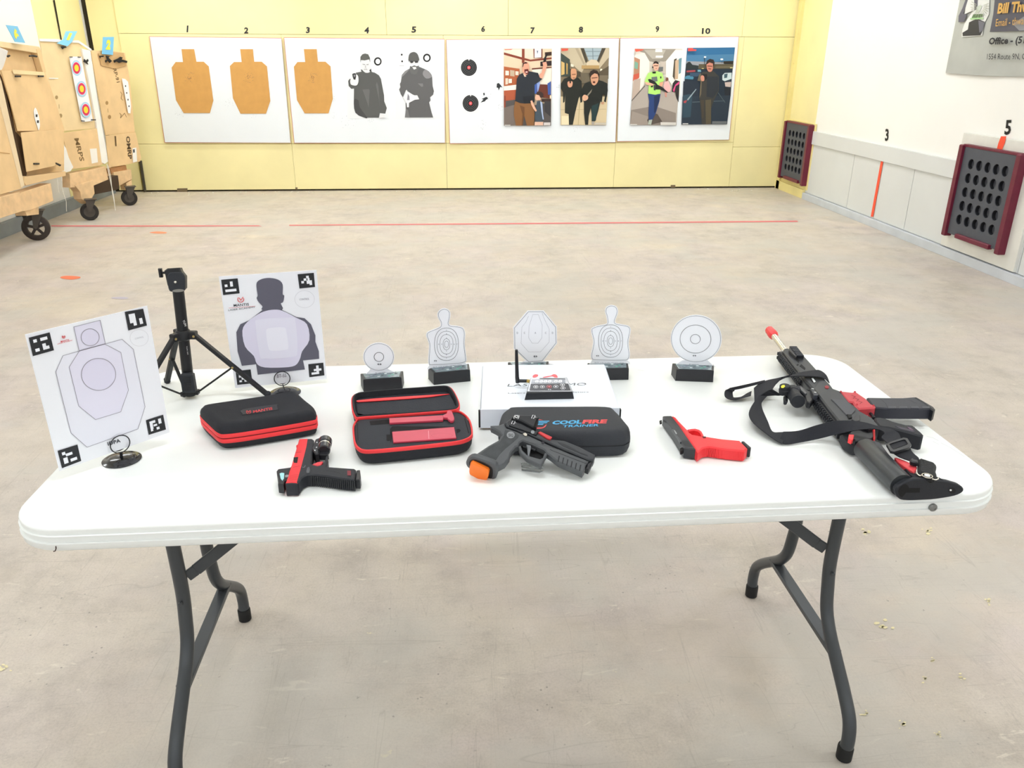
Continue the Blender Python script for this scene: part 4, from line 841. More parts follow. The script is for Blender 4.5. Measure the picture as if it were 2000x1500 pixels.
# ------------------------------------------------------------------ small light sensitive targets on black bases
def rot2(u, v, o, x, y, z): return o+u*x+v*y+V((0, 0, z))
LK = crop(690, 580, 3.6364)
def base(o, yaw, label, wf=.093, wb_=.106, d=.042, h=.031):
    u = V((math.cos(yaw), math.sin(yaw), 0)); v = V((-math.sin(yaw), math.cos(yaw), 0)); o = V(o)
    t = thing('sensor_target', label, 'desktop target', o, 'small desktop targets along the far table edge')
    g = lambda x, y, z: rot2(u, v, o, x, y, z)
    Q = lambda s, z, e=0: [g(-wf/2*s+e, e, z), g(wf/2*s-e, e, z), g(wb_/2*s-e, d-e, z), g(-wb_/2*s+e, d-e, z)]
    obj(M().loft([Q(1, 0), Q(1.0, .002), Q(.985, h-.002), Q(.985, h, .001)], BLK), 'base', t)
    b = M(); b.loft([[p+V((0, 0, k)) for p in Q(.93, h, .003)] for k in (0, .0008)], mat('#7d8d92', .25, metal=.3, var=.25, vs=60)); tp = obj(b, 'control_panel', t)
    for i in range(9):
        x = -.034+i*.0085; c = ('#8a8296', '#9aa2b0', '#6f6a80', '#d8dee0', '#4f5c60', '#e8f2f0', '#58b894', '#67b9a2', '#3d4c50')[i]
        y = .012+.008*(i % 3); obj(M().box(g(x, y, h+.0011), (.006, .003, .0007), mat(c, .4), u, v, 0), 'indicator', tp)
    return t, Pl(g(0, d-.008, h), -v), g, u, v
EDGE = mat('#4a4c55', .6)
def card(t, P, pts, foot, name='target_card'):
    b = M(); b.plate(P, pts, .0016, PAPER, 0, .0003); b.plate(P, foot, .0014, PAPER, -.0001, 0); return obj(b, name, t)
def logo(t, P, a, b_, c, cap, ca, cb, cc):
    b = M(); b.text(P, '(-)', a, b_, c, INK, .0006, .06); q = obj(b, 'printed_mark', t)
    b = M(); b.text(P, cap, ca, cb, cc, mat('#8f95a0'), .0006); obj(b, 'printed_caption', t)
# 1 small round
t, P, g, u, v = base((-.190, 1.8005, .7405), .11, 'small round white target on a black base, behind the open case')
k = LK; E_ = lambda kk, cx, cy, rx, ry, n=40: [kk('%g,%g' % p)[0] for p in ell(cx, cy, rx, ry, n)]
cd_ = card(t, P, E_(k, 181, 426, 111, 102), k('130,500 230,498 262,520 320,545 345,552 60,575 75,560 110,528'))
b = M(); b.line(P, E_(k, 181, 426, 104, 95), .0007, EDGE, .0006); b.line(P, E_(k, 182, 426, 34, 32, 30), .0011, INK, .0006); obj(b, 'printed_rings', cd_)
logo(cd_, P, k('172,484')[0], k('200,484')[0], k('172,472')[0], '3" target', *k('158,550 228,543 157,535'))
# 2 and 4 torsos
def torso(kk, outer, neck, cen, t, P, foot, cap, capp, mark):
    cd_ = card(t, P, cat2(kk(outer), 4), kk(foot)); b = M()
    P3 = [P.at(.0006).px(*p) for p in cat2(kk(outer), 4)]; a = offs(P3, .0022, P.n); c = offs(P3, .0029, P.n)
    for i in range(len(a)): b.face([a[i], a[(i+1) % len(a)], c[(i+1) % len(a)], c[i]], EDGE)
    cx, cy = cen
    for rx, ry, wd in ((1, 1, .0008), (.79, .80, .0007), (.55, .60, .0007), (.28, .34, .0007), (.16, .20, .0007)):
        Rx, Ry = mark[2]*rx, mark[3]*ry; pts = [(cx+Rx*math.copysign(abs(math.cos(q))**.85, math.cos(q)), cy+Ry*math.copysign(abs(math.sin(q))**.85, math.sin(q))) for q in [i*math.pi/20 for i in range(40)]]
        b.line(P, [kk('%g,%g' % p)[0] for p in pts], wd, INK, .0006)
    obj(b, 'printed_rings', cd_)
    sx = mark[2]/10; bb = M()
    for (dx, dy, s) in ((0, -.86, '7'), (0, -.64, '8'), (0, -.38, '9'), (0, .42, '9'), (0, .64, '8'), (0, .86, '7'), (.4, 0, '9'), (.65, 0, '8'), (.88, 0, '7'), (-.4, 0, '9'), (-.65, 0, '8')):
        x, y = cx+dx*mark[2], cy+dy*mark[3]; bb.text(P, s, *kk('%g,%g %g,%g %g,%g' % (x-sx*.35, y+sx*.5, x+sx*.35, y+sx*.5, x-sx*.35, y-sx*.5)), INKL, .0006)
    obj(bb, 'printed_numbers', cd_)
    logo(cd_, P, *[kk('%g,%g' % p)[0] for p in ((mark[0], mark[1]), (mark[0]+sx*2.4, mark[1]), (mark[0], mark[1]-sx))], cap, *kk(capp))
t, P, g, u, v = base((-.0225, 1.838, .7405), .2, 'white head-and-shoulders target on a black base, left of the white box')
torso(k, '648,80 678,92 690,115 688,150 680,185 690,200 730,205 775,215 792,240 796,270 792,330 800,400 805,450 790,468 740,478 560,488 536,480 532,440 538,350 530,310 518,280 522,255 545,240 600,218 618,205 618,180 602,150 598,118 615,92', 0, (662, 336), t, P, '545,480 790,462 812,482 525,515 530,500', 'B/T 1/5 scale target size', '568,504 770,484 567,496', (573, 458, 85, 115))
k4 = crop(1140, 580, 4.411)
t, P, g, u, v = base((.3735, 1.834, .7405), 0, 'white head-and-shoulders target on a black base, partly behind the white box')
torso(k4, '245,70 280,82 296,115 292,150 272,205 280,225 320,235 375,245 400,262 406,290 396,340 388,400 398,480 396,520 380,545 330,552 100,548 68,535 62,500 74,440 82,380 68,320 64,280 80,262 130,245 185,235 202,220 196,170 184,130 190,95 212,76', 0, (232, 380), t, P, '75,540 380,548 396,560 398,580 48,582 66,556', 'B/T 1/5 scale target size', '95,571 345,571 95,562', (107, 512, 104, 140))
# 3 octagon
t, P, g, u, v = base((.172, 1.853, .7405), .0, 'white octagonal target behind the white box and its control unit')
k = LK; o8 = '1238,97 1352,97 1445,210 1448,330 1345,462 1240,468 1140,370 1136,215'
cd_ = card(t, P, k(o8), k('1210,455 1360,455 1385,472 1440,483 1140,483 1195,470'))
b = M(); b.line(P, k('1244,105 1347,105 1437,214 1440,326 1340,454 1246,460 1148,366 1145,220'), .0008, EDGE, .0006); b.line(P, k('1275,125 1315,125 1342,200 1340,290 1312,328 1270,328 1246,290 1248,210'), .0004, INKL, .0006)
b.line(P, k('1245,135 1225,180 1197,215 1192,330 1245,390 1330,390 1392,320 1392,230 1350,140 1340,108'), .0004, INKL, .0006, False); obj(b, 'printed_rings', cd_)
bb = M()
for x, s in ((1166, 'D'), (1216, 'C'), (1293, 'A'), (1367, 'C'), (1416, 'D')): bb.text(P, s, *k('%g,262 %g,262 %g,248' % (x-5, x+5, x-5)), INKL, .0006)
obj(bb, 'printed_letters', cd_)
logo(cd_, P, k('1282,428')[0], k('1306,428')[0], k('1282,416')[0], '1/4 scale IPSC target', *k('1212,486 1376,484 1212,474'))
# 5 big round
t, P, g, u, v = base((.582, 1.8125, .7405), -.16, 'large round white target with two inner rings on a black base, rightmost of the five')
k = k4; cd_ = card(t, P, E_(k, 970, 360, 220, 206, 48), k('850,545 1070,545 1110,585 1142,603 775,592 790,585 820,565'))
b = M(); b.line(P, E_(k, 968, 361, 212, 198, 48), .0007, EDGE, .0006); b.line(P, E_(k, 963, 363, 133, 121, 44), .0009, INK, .0006); b.line(P, E_(k, 962, 363, 43, 40, 30), .0009, INK, .0006); obj(b, 'printed_rings', cd_)
logo(cd_, P, k('940,512')[0], k('968,512')[0], k('940,500')[0], '5" target', *k('908,586 990,588 908,574'))

# ------------------------------------------------------------------ white cardboard box and control unit
BX = mat('#eaf1fb', .5, var=.01, vs=6, name='white_box_card'); K = crop(930, 680, 6.4516)
box_ = thing('cardboard_box', 'flat white cardboard box with faint black lettering and red emblem, mid table', 'box', (.19, 1.69, .7405))
fl_, fr, br, bl_ = V((.041, 1.5655, 0)), V((.339, 1.556, 0)), V((.353, 1.817, 0)), V((.054, 1.829, 0))
Z3 = lambda p, z: V((p.x, p.y, z))
b = M(); lp = [Z3(p, .790) for p in (fl_, fr, br, bl_)]
b.rings([Z3(p, .7410) for p in (fl_+V((.003, .003, 0)), fr+V((-.003, .003, 0)), br+V((-.003, 0, 0)), bl_+V((.003, 0, 0)))], (0, 0, 1), [(0, 0), (.0472, 0)], mat('#b99f7e', .8)); obj(b, 'inner_tray', box_)
b = M(); b.slab(lp, (0, 0, 1), .0022, BX, .0006); obj(b, 'lid', box_)
e = (fr-fl_).normalized(); b = M(); a = fl_+V((-.0015, -.001, 0)); c = fr+V((.0015, -.001, 0))
b.loft([[Z3(p, z) for p, z in ((a, .7905), (c, .7905), (c, .7455), (a, .7455))], [Z3(p+V((0, -.002, 0)), z) for p, z in ((a, .7895), (c, .7895), (c, .7455), (a, .7455))]], BX); obj(b, 'front_flap', box_)
for p, q in ((bl_, fl_), (br, fr)):
    b = M(); s = -1 if p is bl_ else 1
    b.loft([[Z3(p+V((s*.0005, -.004, 0)), .789), Z3(q+V((s*.0005, .006, 0)), .789), Z3(q+V((s*.0005, .006, 0)), .743), Z3(p+V((s*.0005, -.004, 0)), .743)], [Z3(p+V((s*.002, -.004, 0)), .787), Z3(q+V((s*.002, .006, 0)), .787), Z3(q+V((s*.002, .006, 0)), .743), Z3(p+V((s*.002, -.004, 0)), .743)]], BX); obj(b, 'side_flap', box_)
    obj(M().box(Z3(q+V((s*.0035, .002, 0)), .766), (.004, .008, .040), mat('#2b2a2a', .8), bev=.001), 'dark_corner_tab', box_)
LT_ = T(.790); b = M(); LTX = mat('#55585e', .5)
b.text(LT_, 'LASER AMMO', *K('392,482 1385,468 408,450'), LTX, .0005, -.004); obj(b, 'printed_name', box_)
b = M(); b.text(LT_, 'Lasers & Training Simulators', *K('400,578 1418,562 404,560'), LTX, .0005, 0); obj(b, 'printed_line', box_)
b = M(); b.flat(LT_, cat2(K('712,350 740,330 780,335 770,360 720,372'), 3), mat('#ef6f74', .6), .0005)
b.flat(LT_, cat2(K('838,366 880,355 940,345 975,328 1010,335 1028,365 1000,378 960,355 900,366 850,372'), 3), mat('#ef6f74', .6), .0005); obj(b, 'printed_emblem', box_)
# control unit
U3 = lambda x, y, z: V((x, y, z)); un = thing('control_unit', 'small black control unit with digital display and antenna on the white box', 'electronic unit', (.195, 1.64, .7905))
z0 = .7905; g = lambda s, z, yf, yb: [U3(.143-(.003 if z == z0 else 0), yf, z), U3(.246+(.003 if z == z0 else 0), yf, z), U3(.241, yb, z), U3(.157, yb, z)]
F0 = [U3(.1385, 1.607, z0), U3(.2485, 1.607, z0), U3(.2435, 1.675, z0), U3(.154, 1.675, z0)]
F1 = [U3(.1425, 1.609, .806), U3(.2455, 1.609, .806), U3(.2405, 1.673, .815), U3(.157, 1.673, .815)]
obj(M().loft([F0, F1], BLK), 'housing', un)
nU = (F1[1]-F1[0]).cross(F1[3]-F1[0]).normalized(); UPL = Pl(F1[0], nU)
K = crop(930, 680, 6.4516)
fp = obj(M().plate(UPL, K('690,372 1140,372 1210,545 645,545'), .0006, mat('#b9bcc2', .3, metal=.3), .0008, 0), 'face_plate', un)
obj(M().plate(UPL, K('688,450 1160,446 1192,530 672,534'), .0004, mat('#34363e', .35), .0014, 0), 'key_area', fp)
obj(M().plate(UPL, K('705,392 1115,390 1128,440 692,440'), .0004, mat('#8f939c', .2), .0014, 0), 'display', fp)
b = M(); b.text(UPL, '8888:88', *K('735,436 1082,432 742,404'), mat('#f4f8ff', .3), .0018, .02); obj(b, 'display_digits', fp)
b = M(); b.flat(UPL, K('800,378 1120,382 1122,394 1110,388 800,386'), BLK, .0013); obj(b, 'window_edge', fp)
for x, y, m_ in ((752, 488, '#f0f2f6'), (835, 487, '#e8eaf0'), (920, 485, '#e7757c'), (1004, 484, '#e8eaf0'), (1087, 463, '#e8eaf0'), (1094, 503, '#e8eaf0')):
    kb = M(); kb.flat(UPL, E_(K, x, y, 31, 19, 20), mat(m_, .4), .0017); kb.flat(UPL, E_(K, x, y, 26, 15, 20), mat('#2d2f36', .4), .0020)
    kb.flat(UPL, E_(K, x, y, 13, 7, 12), mat(m_, .4), .0023); obj(kb, 'button', fp)
b = M(); b.text(UPL, '(-)', *K('905,528 945,528 905,514'), mat('#dfe2e8'), .0018, .04); obj(b, 'printed_mark', fp)
obj(M().cyl(U3(.157, 1.668, .809), U3(.150, 1.672, .809), .0042, mat('#b39a55', .3, metal=.9), n=12), 'brass_connector', un)
at = M(); at.cyl(U3(.151, 1.672, .809), U3(.132, 1.675, .8085), .0040, BLK, n=14); at.cyl(U3(.1285, 1.675, .804), U3(.1265, 1.676, .820), .0052, BLK, .0046, 14, .001)
at.cyl(U3(.1268, 1.676, .818), U3(.1250, 1.676, .884), .0045, BLK, .0034, 14, .001); obj(at, 'antenna', un)

# ------------------------------------------------------------------ zipped cases
CF = mat('#1e2026', .75, var=.1, vs=40, bump=.4, bs=900, name='black_fabric'); ZR = mat('#ee3a3e', .55, name='red_zipper_tape'); CG = mat('#2f3238', .65, bump=.5, bs=900, name='charcoal_fabric')
K = crop(380, 740, 3.5714)
t = thing('zipped_case', 'closed black hard case with red zipper bands, left of the open case', 'case', (-.45, 1.62, .7405), 'zipped hard cases')
Z0 = .770; C1 = [T(Z0).px(*p) for p in cat2(K('42,285 58,262 100,248 500,186 690,150 728,156 782,205 848,262 854,294 805,318 420,384 225,410 165,402 118,362'), 4)]
N = V((0, 0, 1))
obj(M().rings([p for p in C1], N, [(-.0285, .012), (-.026, .006), (-.018, .002), (-.013, .0015)], CF), 'lower_shell', t, 60)
obj(M().rings(C1, N, [(-.013, .0005), (-.0125, 0), (-.0045, 0), (-.004, .0005)], ZR), 'lower_zipper_band', t, 60)
obj(M().rings(C1, N, [(-.004, .002), (-.0015, .002)], mat('#6e1c20', .7)), 'zipper_teeth', t, 60)
obj(M().rings(C1, N, [(-.0015, .0005), (-.001, 0), (.007, 0), (.0075, .0008)], ZR), 'upper_zipper_band', t, 60)
obj(M().rings(C1, N, [(.0075, .0012), (.015, .002), (.021, .0045), (.0255, .0095), (.0275, .015), (.028, .021)], CF), 'upper_shell', t, 60)
TT = T(Z0+.0283); b = M(); b.plate(TT, cat2(K('336,212 560,178 574,184 578,208 570,216 350,248 336,242'), 3), .0010, BLK, .0008, .0003); pt = obj(b, 'badge', t)
b = M(); mantis(b, TT, K, (377, 229), 15, .0012, .0014); b.text(TT, 'MANTIS', *K('410,238 545,214 408,220'), MR, .0012, .02); obj(b, 'badge_lettering', pt)
K = crop(930, 680, 6.4516)
t = thing('zipped_case', 'closed charcoal hard case with blue and red lettering, in front of the white box', 'case', (.23, 1.5, .7405), 'zipped hard cases')
Z0 = .770; C2 = [T(Z0).px(*p) for p in cat2(PX('973,852 977,830 988,819 1004,815 1100,814 1186,814 1204,822 1221,842 1231,856 1226,864 1205,869 1100,871 1010,868 985,864'), 4)]
obj(M().rings(C2, N, [(-.0285, .012), (-.025, .005), (-.015, .0015), (-.003, .0002)], CG), 'lower_shell', t, 60)
obj(M().rings(C2, N, [(-.003, .0018), (.000, .0018)], BLK), 'zipper', t, 60)
obj(M().rings(C2, N, [(0, .0002), (.006, .0005), (.014, .0015), (.022, .004), (.027, .009), (.0290, .017)], CG), 'upper_shell', t, 60)
TT = T(Z0+.0287); BLU = mat('#3fa6d8', .5)
CFW = crop(880, 780, 5.263)
b = M(); b.text(TT, 'COOL', *CFW('1040,260 1345,250 1045,220'), BLU, .0006, .05, .1); b.text(TT, 'FIRE', *CFW('1350,250 1600,246 1358,210'), MR, .0006, .05, .1)
b.text(TT, 'TRAINER', *CFW('1148,288 1522,276 1152,264'), BLU, .0006, .02, .1); obj(b, 'lettering', t)
b = M()
for s, h in (('890,222 1018,220 1010,228 880,232', BLU), ('870,238 1000,234 985,244 865,246', BLU), ('880,254 960,250 945,262 880,262', BLU)): b.flat(TT, CFW(s), h, .0007)
b.flat(TT, cat2(CFW('900,290 950,286 985,256 975,280 940,298 880,300'), 3), MR, .0007); b.flat(TT, cat2(CFW('885,212 915,206 950,214 915,212'), 3), MR, .0007); obj(b, 'emblem', t)
# open case
K = crop(680, 740, 8)
t = thing('open_case', 'open black hard case with red zipper rim holding two pinkish red tools', 'case', (-.1, 1.53, .7405))
Z0 = .776; C3 = [T(Z0).px(*p) for p in cat2(K('72,760 90,690 150,615 260,600 900,545 1500,498 1700,492 1790,520 1880,600 1925,700 1945,830 1925,890 1840,940 1640,985 900,1065 400,1110 230,1108 150,1070 100,1000 78,880'), 3)]
obj(M().rings(C3, N, [(-.0345, .013), (-.031, .006), (-.022, .002), (-.008, .0005)], CF), 'lower_shell', t, 60)
b = M(); R = [[p+N*h for p in offs(C3, i, N)] for h, i in ((-.008, 0), (-.0075, -.0006), (-.001, -.0006), (0, .0002), (0, .0026), (-.003, .003))]; b.loft(R, ZR, (0, 0)); obj(b, 'zipper_rim', t, 60)
FM = mat('#33363c', .85, bump=.4, bs=500, name='charcoal_foam')
fz = -.0032
b = M(); b.rings(C3, N, [(fz-.006, .0032), (fz-.0008, .0034), (fz, .005)], FM); obj(b, 'foam_insert', t, 60)
fpl = T(Z0+fz)
b = M()
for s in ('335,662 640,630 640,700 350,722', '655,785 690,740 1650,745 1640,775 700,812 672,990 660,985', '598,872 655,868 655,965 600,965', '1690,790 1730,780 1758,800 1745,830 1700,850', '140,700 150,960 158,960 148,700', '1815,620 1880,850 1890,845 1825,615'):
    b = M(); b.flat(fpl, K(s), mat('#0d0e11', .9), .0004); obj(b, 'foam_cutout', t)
PK = mat('#c8455a', .45, var=.03, vs=20, name='pinkish_red_plastic')
tl = thing('laser_tool', 'slim pinkish red T-handled tool lying in the open case', 'tool', fpl.px(810, 818)); tl['o'] = tuple(tl.location)
b = M(); b.plate(fpl, K('640,612 1480,565 1490,600 1480,640 645,685'), .005, PK, .0055, .0008); obj(b, 'shaft', tl)
b = M(); b.plate(fpl, K('1478,565 1540,535 1545,500 1580,488 1620,500 1655,590 1660,625 1640,650 1600,655 1560,625 1550,605 1485,600'), .006, PK, .0072, .001); obj(b, 'handle', tl)
tl = thing('laser_magazine', 'wide pinkish red rectangular magazine block lying in the open case', 'tool', fpl.px(825, 850)); tl['o'] = tuple(tl.location)
b = M(); b.plate(fpl, K('685,825 1655,748 1690,918 705,988'), .004, PK, .0045, .0008); bd = obj(b, 'body', tl)
b = M(); b.line(fpl, K('690,820 720,815 1150,800 1655,752'), .0005, mat('#a03044'), .0048, False); b.line(fpl, K('1255,810 1262,935'), .0012, mat('#e8909c'), .0049, False)
b.line(fpl, E_(K, 1465, 885, 165, 36, 26), .0004, mat('#a03044'), .005); obj(b, 'engraved_lines', bd)
Z1 = .779; C4 = [T(Z1).px(*p) for p in cat2(K('50,330 70,265 130,225 250,200 700,160 1200,125 1500,105 1600,130 1660,200 1720,320 1742,400 1725,450 1640,485 1300,515 700,560 250,592 130,600 85,540 60,460'), 3)]
b = M(); b.rings(C4, N, [(-.0375, .014), (-.034, .006), (-.022, .002), (-.008, .0005), (-.007, .003), (-.03, .006)], CF, (1, 1)); obj(b, 'lid_shell', t, 60)
b = M(); b.loft([[p+N*h for p in offs(C4, i, N)] for h, i in ((-.008, 0), (-.0075, -.0006), (-.001, -.0006), (0, .0002), (0, .0022), (-.004, .003))], ZR, (0, 0)); obj(b, 'lid_zipper_rim', t, 60)
b = M(); b.loft([[p+N*h for p in offs(C4, i, N)] for h, i in ((.0002, .0018), (.0015, .0028), (.0012, .006), (-.012, .008))], CF, (0, 0)); obj(b, 'lid_lining', t, 60)
lp = T(Z1-.012); b = M(); b.face([p+N*-.0122 for p in offs(C4, .0045, N)], mat('#2c2f36', .85, bump=.6, bs=400)); 
po = T(Z1-.007); b.face([po.px(*p) for p in K('120,355 800,320 1590,245 1690,440 1600,480 700,530 250,560 150,540')], mat('#2c2f36', .85, bump=.6, bs=400)); obj(b, 'mesh_pocket', t)
b = M(); b.plate(po, K('128,336 400,305 900,272 1300,248 1585,232 1300,275 900,308 400,342 160,356 130,350'), .002, ZR, .003, .0004); obj(b, 'pocket_binding', t)

# ------------------------------------------------------------------ pistols lying flat
RDP = mat('#f0363c', .42, var=.02, vs=20, bump=.15, bs=600, name='red_polymer'); SLB = mat('#2c2f34', .38, spec=.5, name='dark_slide'); DK = mat('#0c0d0f', .7)
def top(b, s, z, tk, m, K, bev=.0015, sm=0): 
    p = K(s) if isinstance(s, str) else s
    return b.plate(T(z), cat2(p, 3) if sm else p, tk, m, 0, bev)
def tpart(name, s, z, tk, m, K, t, bev=.0015, sm=0): return obj(top(M(), s, z, tk, m, K, bev, sm), name, t)
def grooves(K, z, ps, m, wd, t, name='serration', tk=None):
    b = M()
    for p in ps: b.line(T(z), K(p), wd, m, .0003, False)
    addto(t, b)
# red slide, black frame
K = crop(530, 830, 10); z = .768
t = thing('training_pistol', 'black pistol with a red slide, small optic and weapon light, front left of the table', 'pistol', T(.7405).px(610, 925), 'pistols on the table')
sl = tpart('slide', '542,268 720,262 700,400 650,600 590,830 503,1132 400,1124 272,1136 320,1010 350,900 390,790 430,650 480,480', z, .0265, RDP, K, t, .002)
tpart('ejection_port', '436,632 525,625 505,740 440,738 430,700', z+.0002, .004, DK, K, sl, 0)
grooves(K, z, ['490,505 590,492', '482,535 600,520', '470,545 580,532', '370,985 530,972', '360,1015 520,1002', '350,1045 510,1032', '340,1075 505,1062', '425,825 560,800'], mat('#8f1d22'), .0008, sl)
tpart('rear_plate', '271,1136 400,1124 504,1132 512,1150 400,1146 280,1156', z-.0005, .0255, BLK2, K, t, .001)
fr_ = tpart('frame', '690,265 800,266 832,285 822,450 795,560 782,760 900,795 985,772 1040,700 1062,600 1102,600 1112,700 1082,812 1400,835 1630,850 1652,870 1626,1065 1400,1045 1100,995 850,965 700,970 600,1020 530,1128 460,1130 545,830 610,600 660,400', z-.0008, .0257, BLK2, K, t, .0022)
b = M()
for i in range(22):
    f = i/21; x = 780+840*f; y = 975+95*f; P = T(z).px(530+x/10, 830+y/10); b.box(P+V((0, -.0008, -.013)), (.0016, .0016, .020), BLK, bev=0)
addto(fr_, b)
b = M(); b.flat(T(z), K('1480,890 1552,892 1556,985 1486,985'), mat('#7d2f38'), .0004); obj(b, 'red_mark', fr_)
b = M(); b.line(T(z), K('1080,895 1200,905 1300,930 1330,945'), .0008, DK, .0004, False).line(T(z), K('800,990 1050,1010 1300,1045 1420,1055'), .0006, DK, .0004, False).line(T(z), K('600,820 640,830 665,790'), .0008, mat('#8b9096', .3), .0004, False); addto(fr_, b)
tpart('slide_lever', '700,830 740,810 760,870 740,935 690,935 680,900', z+.0012, .002, mat('#4b5056', .35), K, t, .0005)
tpart('trigger', '790,772 900,722 1005,708 1010,730 960,790 900,796', z-.006, .010, mat('#e24850'), K, t, .001)
tpart('trigger_guard', '745,480 790,470 788,560 775,740 800,775 770,780 735,700', z-.001, .018, BLK2, K, t, .001)
tpart('magazine_base', '1662,882 1730,872 1746,1000 1728,1072 1640,1066', z-.003, .020, BLK, K, t, .0015)
op = tpart('optic', '392,800 372,825 130,858 100,895 108,950 135,1040 128,1150 235,1160 262,1085 300,1075 345,1060', z-.003, .020, BLK, K, t, .0015)
tpart('lens', '160,945 205,930 252,938 246,1040 215,1085 182,1045', z-.0022, .002, mat('#a9e4ea', .12, spec=.8), K, op, .0003)
tpart('adjuster', '262,985 300,968 340,972 330,1010 275,1020', z-.001, .004, mat('#9a9ea2', .3, metal=.5), K, op, .0005)
tpart('front_sight', '485,400 512,380 508,410 490,430', z-.008, .006, RDP, K, sl, .0003)
wl_ = obj(M().lathe(T(.7665).px(530+102.5, 830+51), T(.7665).px(530+107, 830+21)-T(.7665).px(530+102.5, 830+51), [(0, .0105), (.002, .0125), (.028, .0125), (.029, .0135), (.040, .0138), (.044, .0138), (.044, .0115), (.041, .010)], mat('#26282c', .25, spec=.7), 26), 'weapon_light', t)
obj(M().lathe(T(.7665).px(530+102.5, 830+51), T(.7665).px(530+107, 830+21)-T(.7665).px(530+102.5, 830+51), [(.020, .0126), (.0205, .0130), (.0225, .0130), (.023, .0126)], CHROME, 26, (0, 0)), 'bright_band', wl_)
tpart('light_mount', '862,275 950,240 985,300 965,470 935,500 925,560 860,565 800,470 790,440 810,410', z+.001, .022, BLK, K, t, .0015)
tpart('light_switch', '850,500 930,540 960,470 1050,470 1105,500 1115,570 1090,585 950,585 860,560', z-.004, .012, BLK, K, t, .001)
for c in ((935, 262), (882, 437), (850, 495), (890, 340)):
    obj(M().cyl(T(z+.0005).px(530+c[0]/10, 830+c[1]/10), T(z+.0018).px(530+c[0]/10, 830+c[1]/10), .0014, mat('#c9cdd0', .25, metal=.7), n=10), 'screw', t)
# red frame, black slide
K = crop(1280, 800, 10); z = .766
t = thing('training_pistol', 'pistol with a bright red frame and dark slide, alone right of the charcoal case', 'pistol', T(.7405).px(1370, 870), 'pistols on the table')
sl = tpart('slide', '145,122 230,118 320,118 470,310 620,530 787,768 690,758 600,745 562,742 340,385', z, .0245, SLB, K, t, .002)
tpart('ejection_port', '318,390 345,375 420,440 400,470 520,620 480,640 440,560', z+.0003, .004, mat('#45494e', .3), K, sl, .0003); tpart('chamber_block', '362,395 385,405 425,470 400,475', z+.0006, .002, mat('#a8adb0', .3, metal=.6), K, sl, .0003)
grooves(K, z, ['%d,%d %d,%d' % (505+12*i, 605+17*i, 640+13*i, 612+19*i) for i in range(7)], DK, .0009, sl)
tpart('front_sight', '80,215 125,200 128,250 90,262', z-.009, .004, DK, K, sl, .0003)
tpart('rear_sight', '478,755 525,732 560,742 545,800 490,815', z-.006, .008, DK, K, sl, .0005)
fr_ = tpart('frame', '320,118 408,152 445,198 540,298 630,388 660,440 730,485 810,500 905,518 950,525 985,522 1300,570 1655,602 1800,748 1745,805 1400,775 1050,722 930,745 830,830 800,790 620,530 470,310', z, .0245, RDP, K, t, .0025)
tpart('trigger_guard', '625,385 700,372 780,366 865,390 905,420 945,495 950,528 908,518 880,455 830,415 770,400 700,405 655,420', z-.002, .018, RDP, K, t, .0015)
tpart('trigger_well', '650,420 780,400 870,440 905,515 810,500 720,480', z-.010, .006, mat('#d8121c', .5), K, t, .0005)
b = M()
for i in range(24):
    f = i/23; P = T(z).px(1280+(1000+720*f)/10, 800+(722+80*f)/10); b.box(P+V((0, -.0006, -.013)), (.0018, .0014, .019), RDP, bev=0)
addto(fr_, b)
b = M(); b.line(T(z), K('1000,690 1050,688 1200,715 1400,745 1560,765 1700,778'), .0005, mat('#c02028'), .0004, False).line(T(z), K('655,545 700,545'), .0007, mat('#b02028'), .0004, False); addto(fr_, b)
tpart('magazine_catch', '915,520 985,522 990,545 940,550', z+.0012, .003, mat('#5a1a20'), K, t, .0004)
tpart('magazine_base', '1685,612 1738,614 1872,730 1862,748 1822,745 1802,742', z-.001, .022, BLK, K, t, .0015)
# dark grey pistol with orange block
K = crop(900, 790, 7.407); z = .788
_loc = T(.7405).px(1035, 890)
t = thing('training_pistol', 'large dark grey pistol with optic and orange block in its grip, before the charcoal case', 'pistol', _loc, 'pistols on the table')
TILT = (V((.10, 1.350, .778)), V((0, -.5, 1)).normalized(), z)
sl = tpart('slide', '640,262 740,188 900,260 1010,340 1120,400 1300,500 1500,520 1700,600 1940,722 1945,752 1922,802 1850,800 1290,560 970,420 900,400 700,330 660,310', z+.002, .024, GUN, K, t, .002)
tpart('slide_cutouts', '1400,540 1500,570 1560,600 1640,640 1720,690 1830,725 1840,745 1740,712 1600,650 1480,600 1420,560', z+.0026, .001, mat('#2b2e32', .6), K, sl, 0)
frm = mat('#505356', .5, bump=.1, bs=600)
fr_ = tpart('frame', '430,300 560,292 622,266 662,335 850,400 1000,450 1250,570 1560,700 1850,812 1805,880 1795,940 1762,992 1712,965 1560,895 1420,835 1300,742 1240,700 1210,655 1050,580 900,522 850,548 830,600 790,610 720,700 705,760 640,850 535,905 490,872 300,815 150,768 240,700 400,592 545,512 590,440 560,395 500,360 440,330', z, .019, frm, K, t, .0025)
tpart('grip_panel', '640,362 790,400 842,445 830,480 740,560 640,640 560,720 500,815 470,822 290,760 270,720 420,610 560,540 620,450', z+.0006, .003, mat('#45484a', .75, var=.12, vs=60, bump=.6, bs=500), K, fr_, .0005)
b = M(); eb = E_(K, 722, 440, 58, 50, 24); b.flat(T(z), eb, mat('#8a8d90', .4), .0012)
b.text(T(z), 'SIG', *K('688,465 758,470 690,420'), mat('#4b4e50'), .0016, .03); obj(b, 'round_emblem', fr_)
tpart('trigger_guard', '830,600 860,690 960,790 1080,850 1165,885 1220,770 1255,712 1212,690 1190,765 1150,785 970,735 890,655 868,585', z-.001, .013, frm, K, t, .0018)
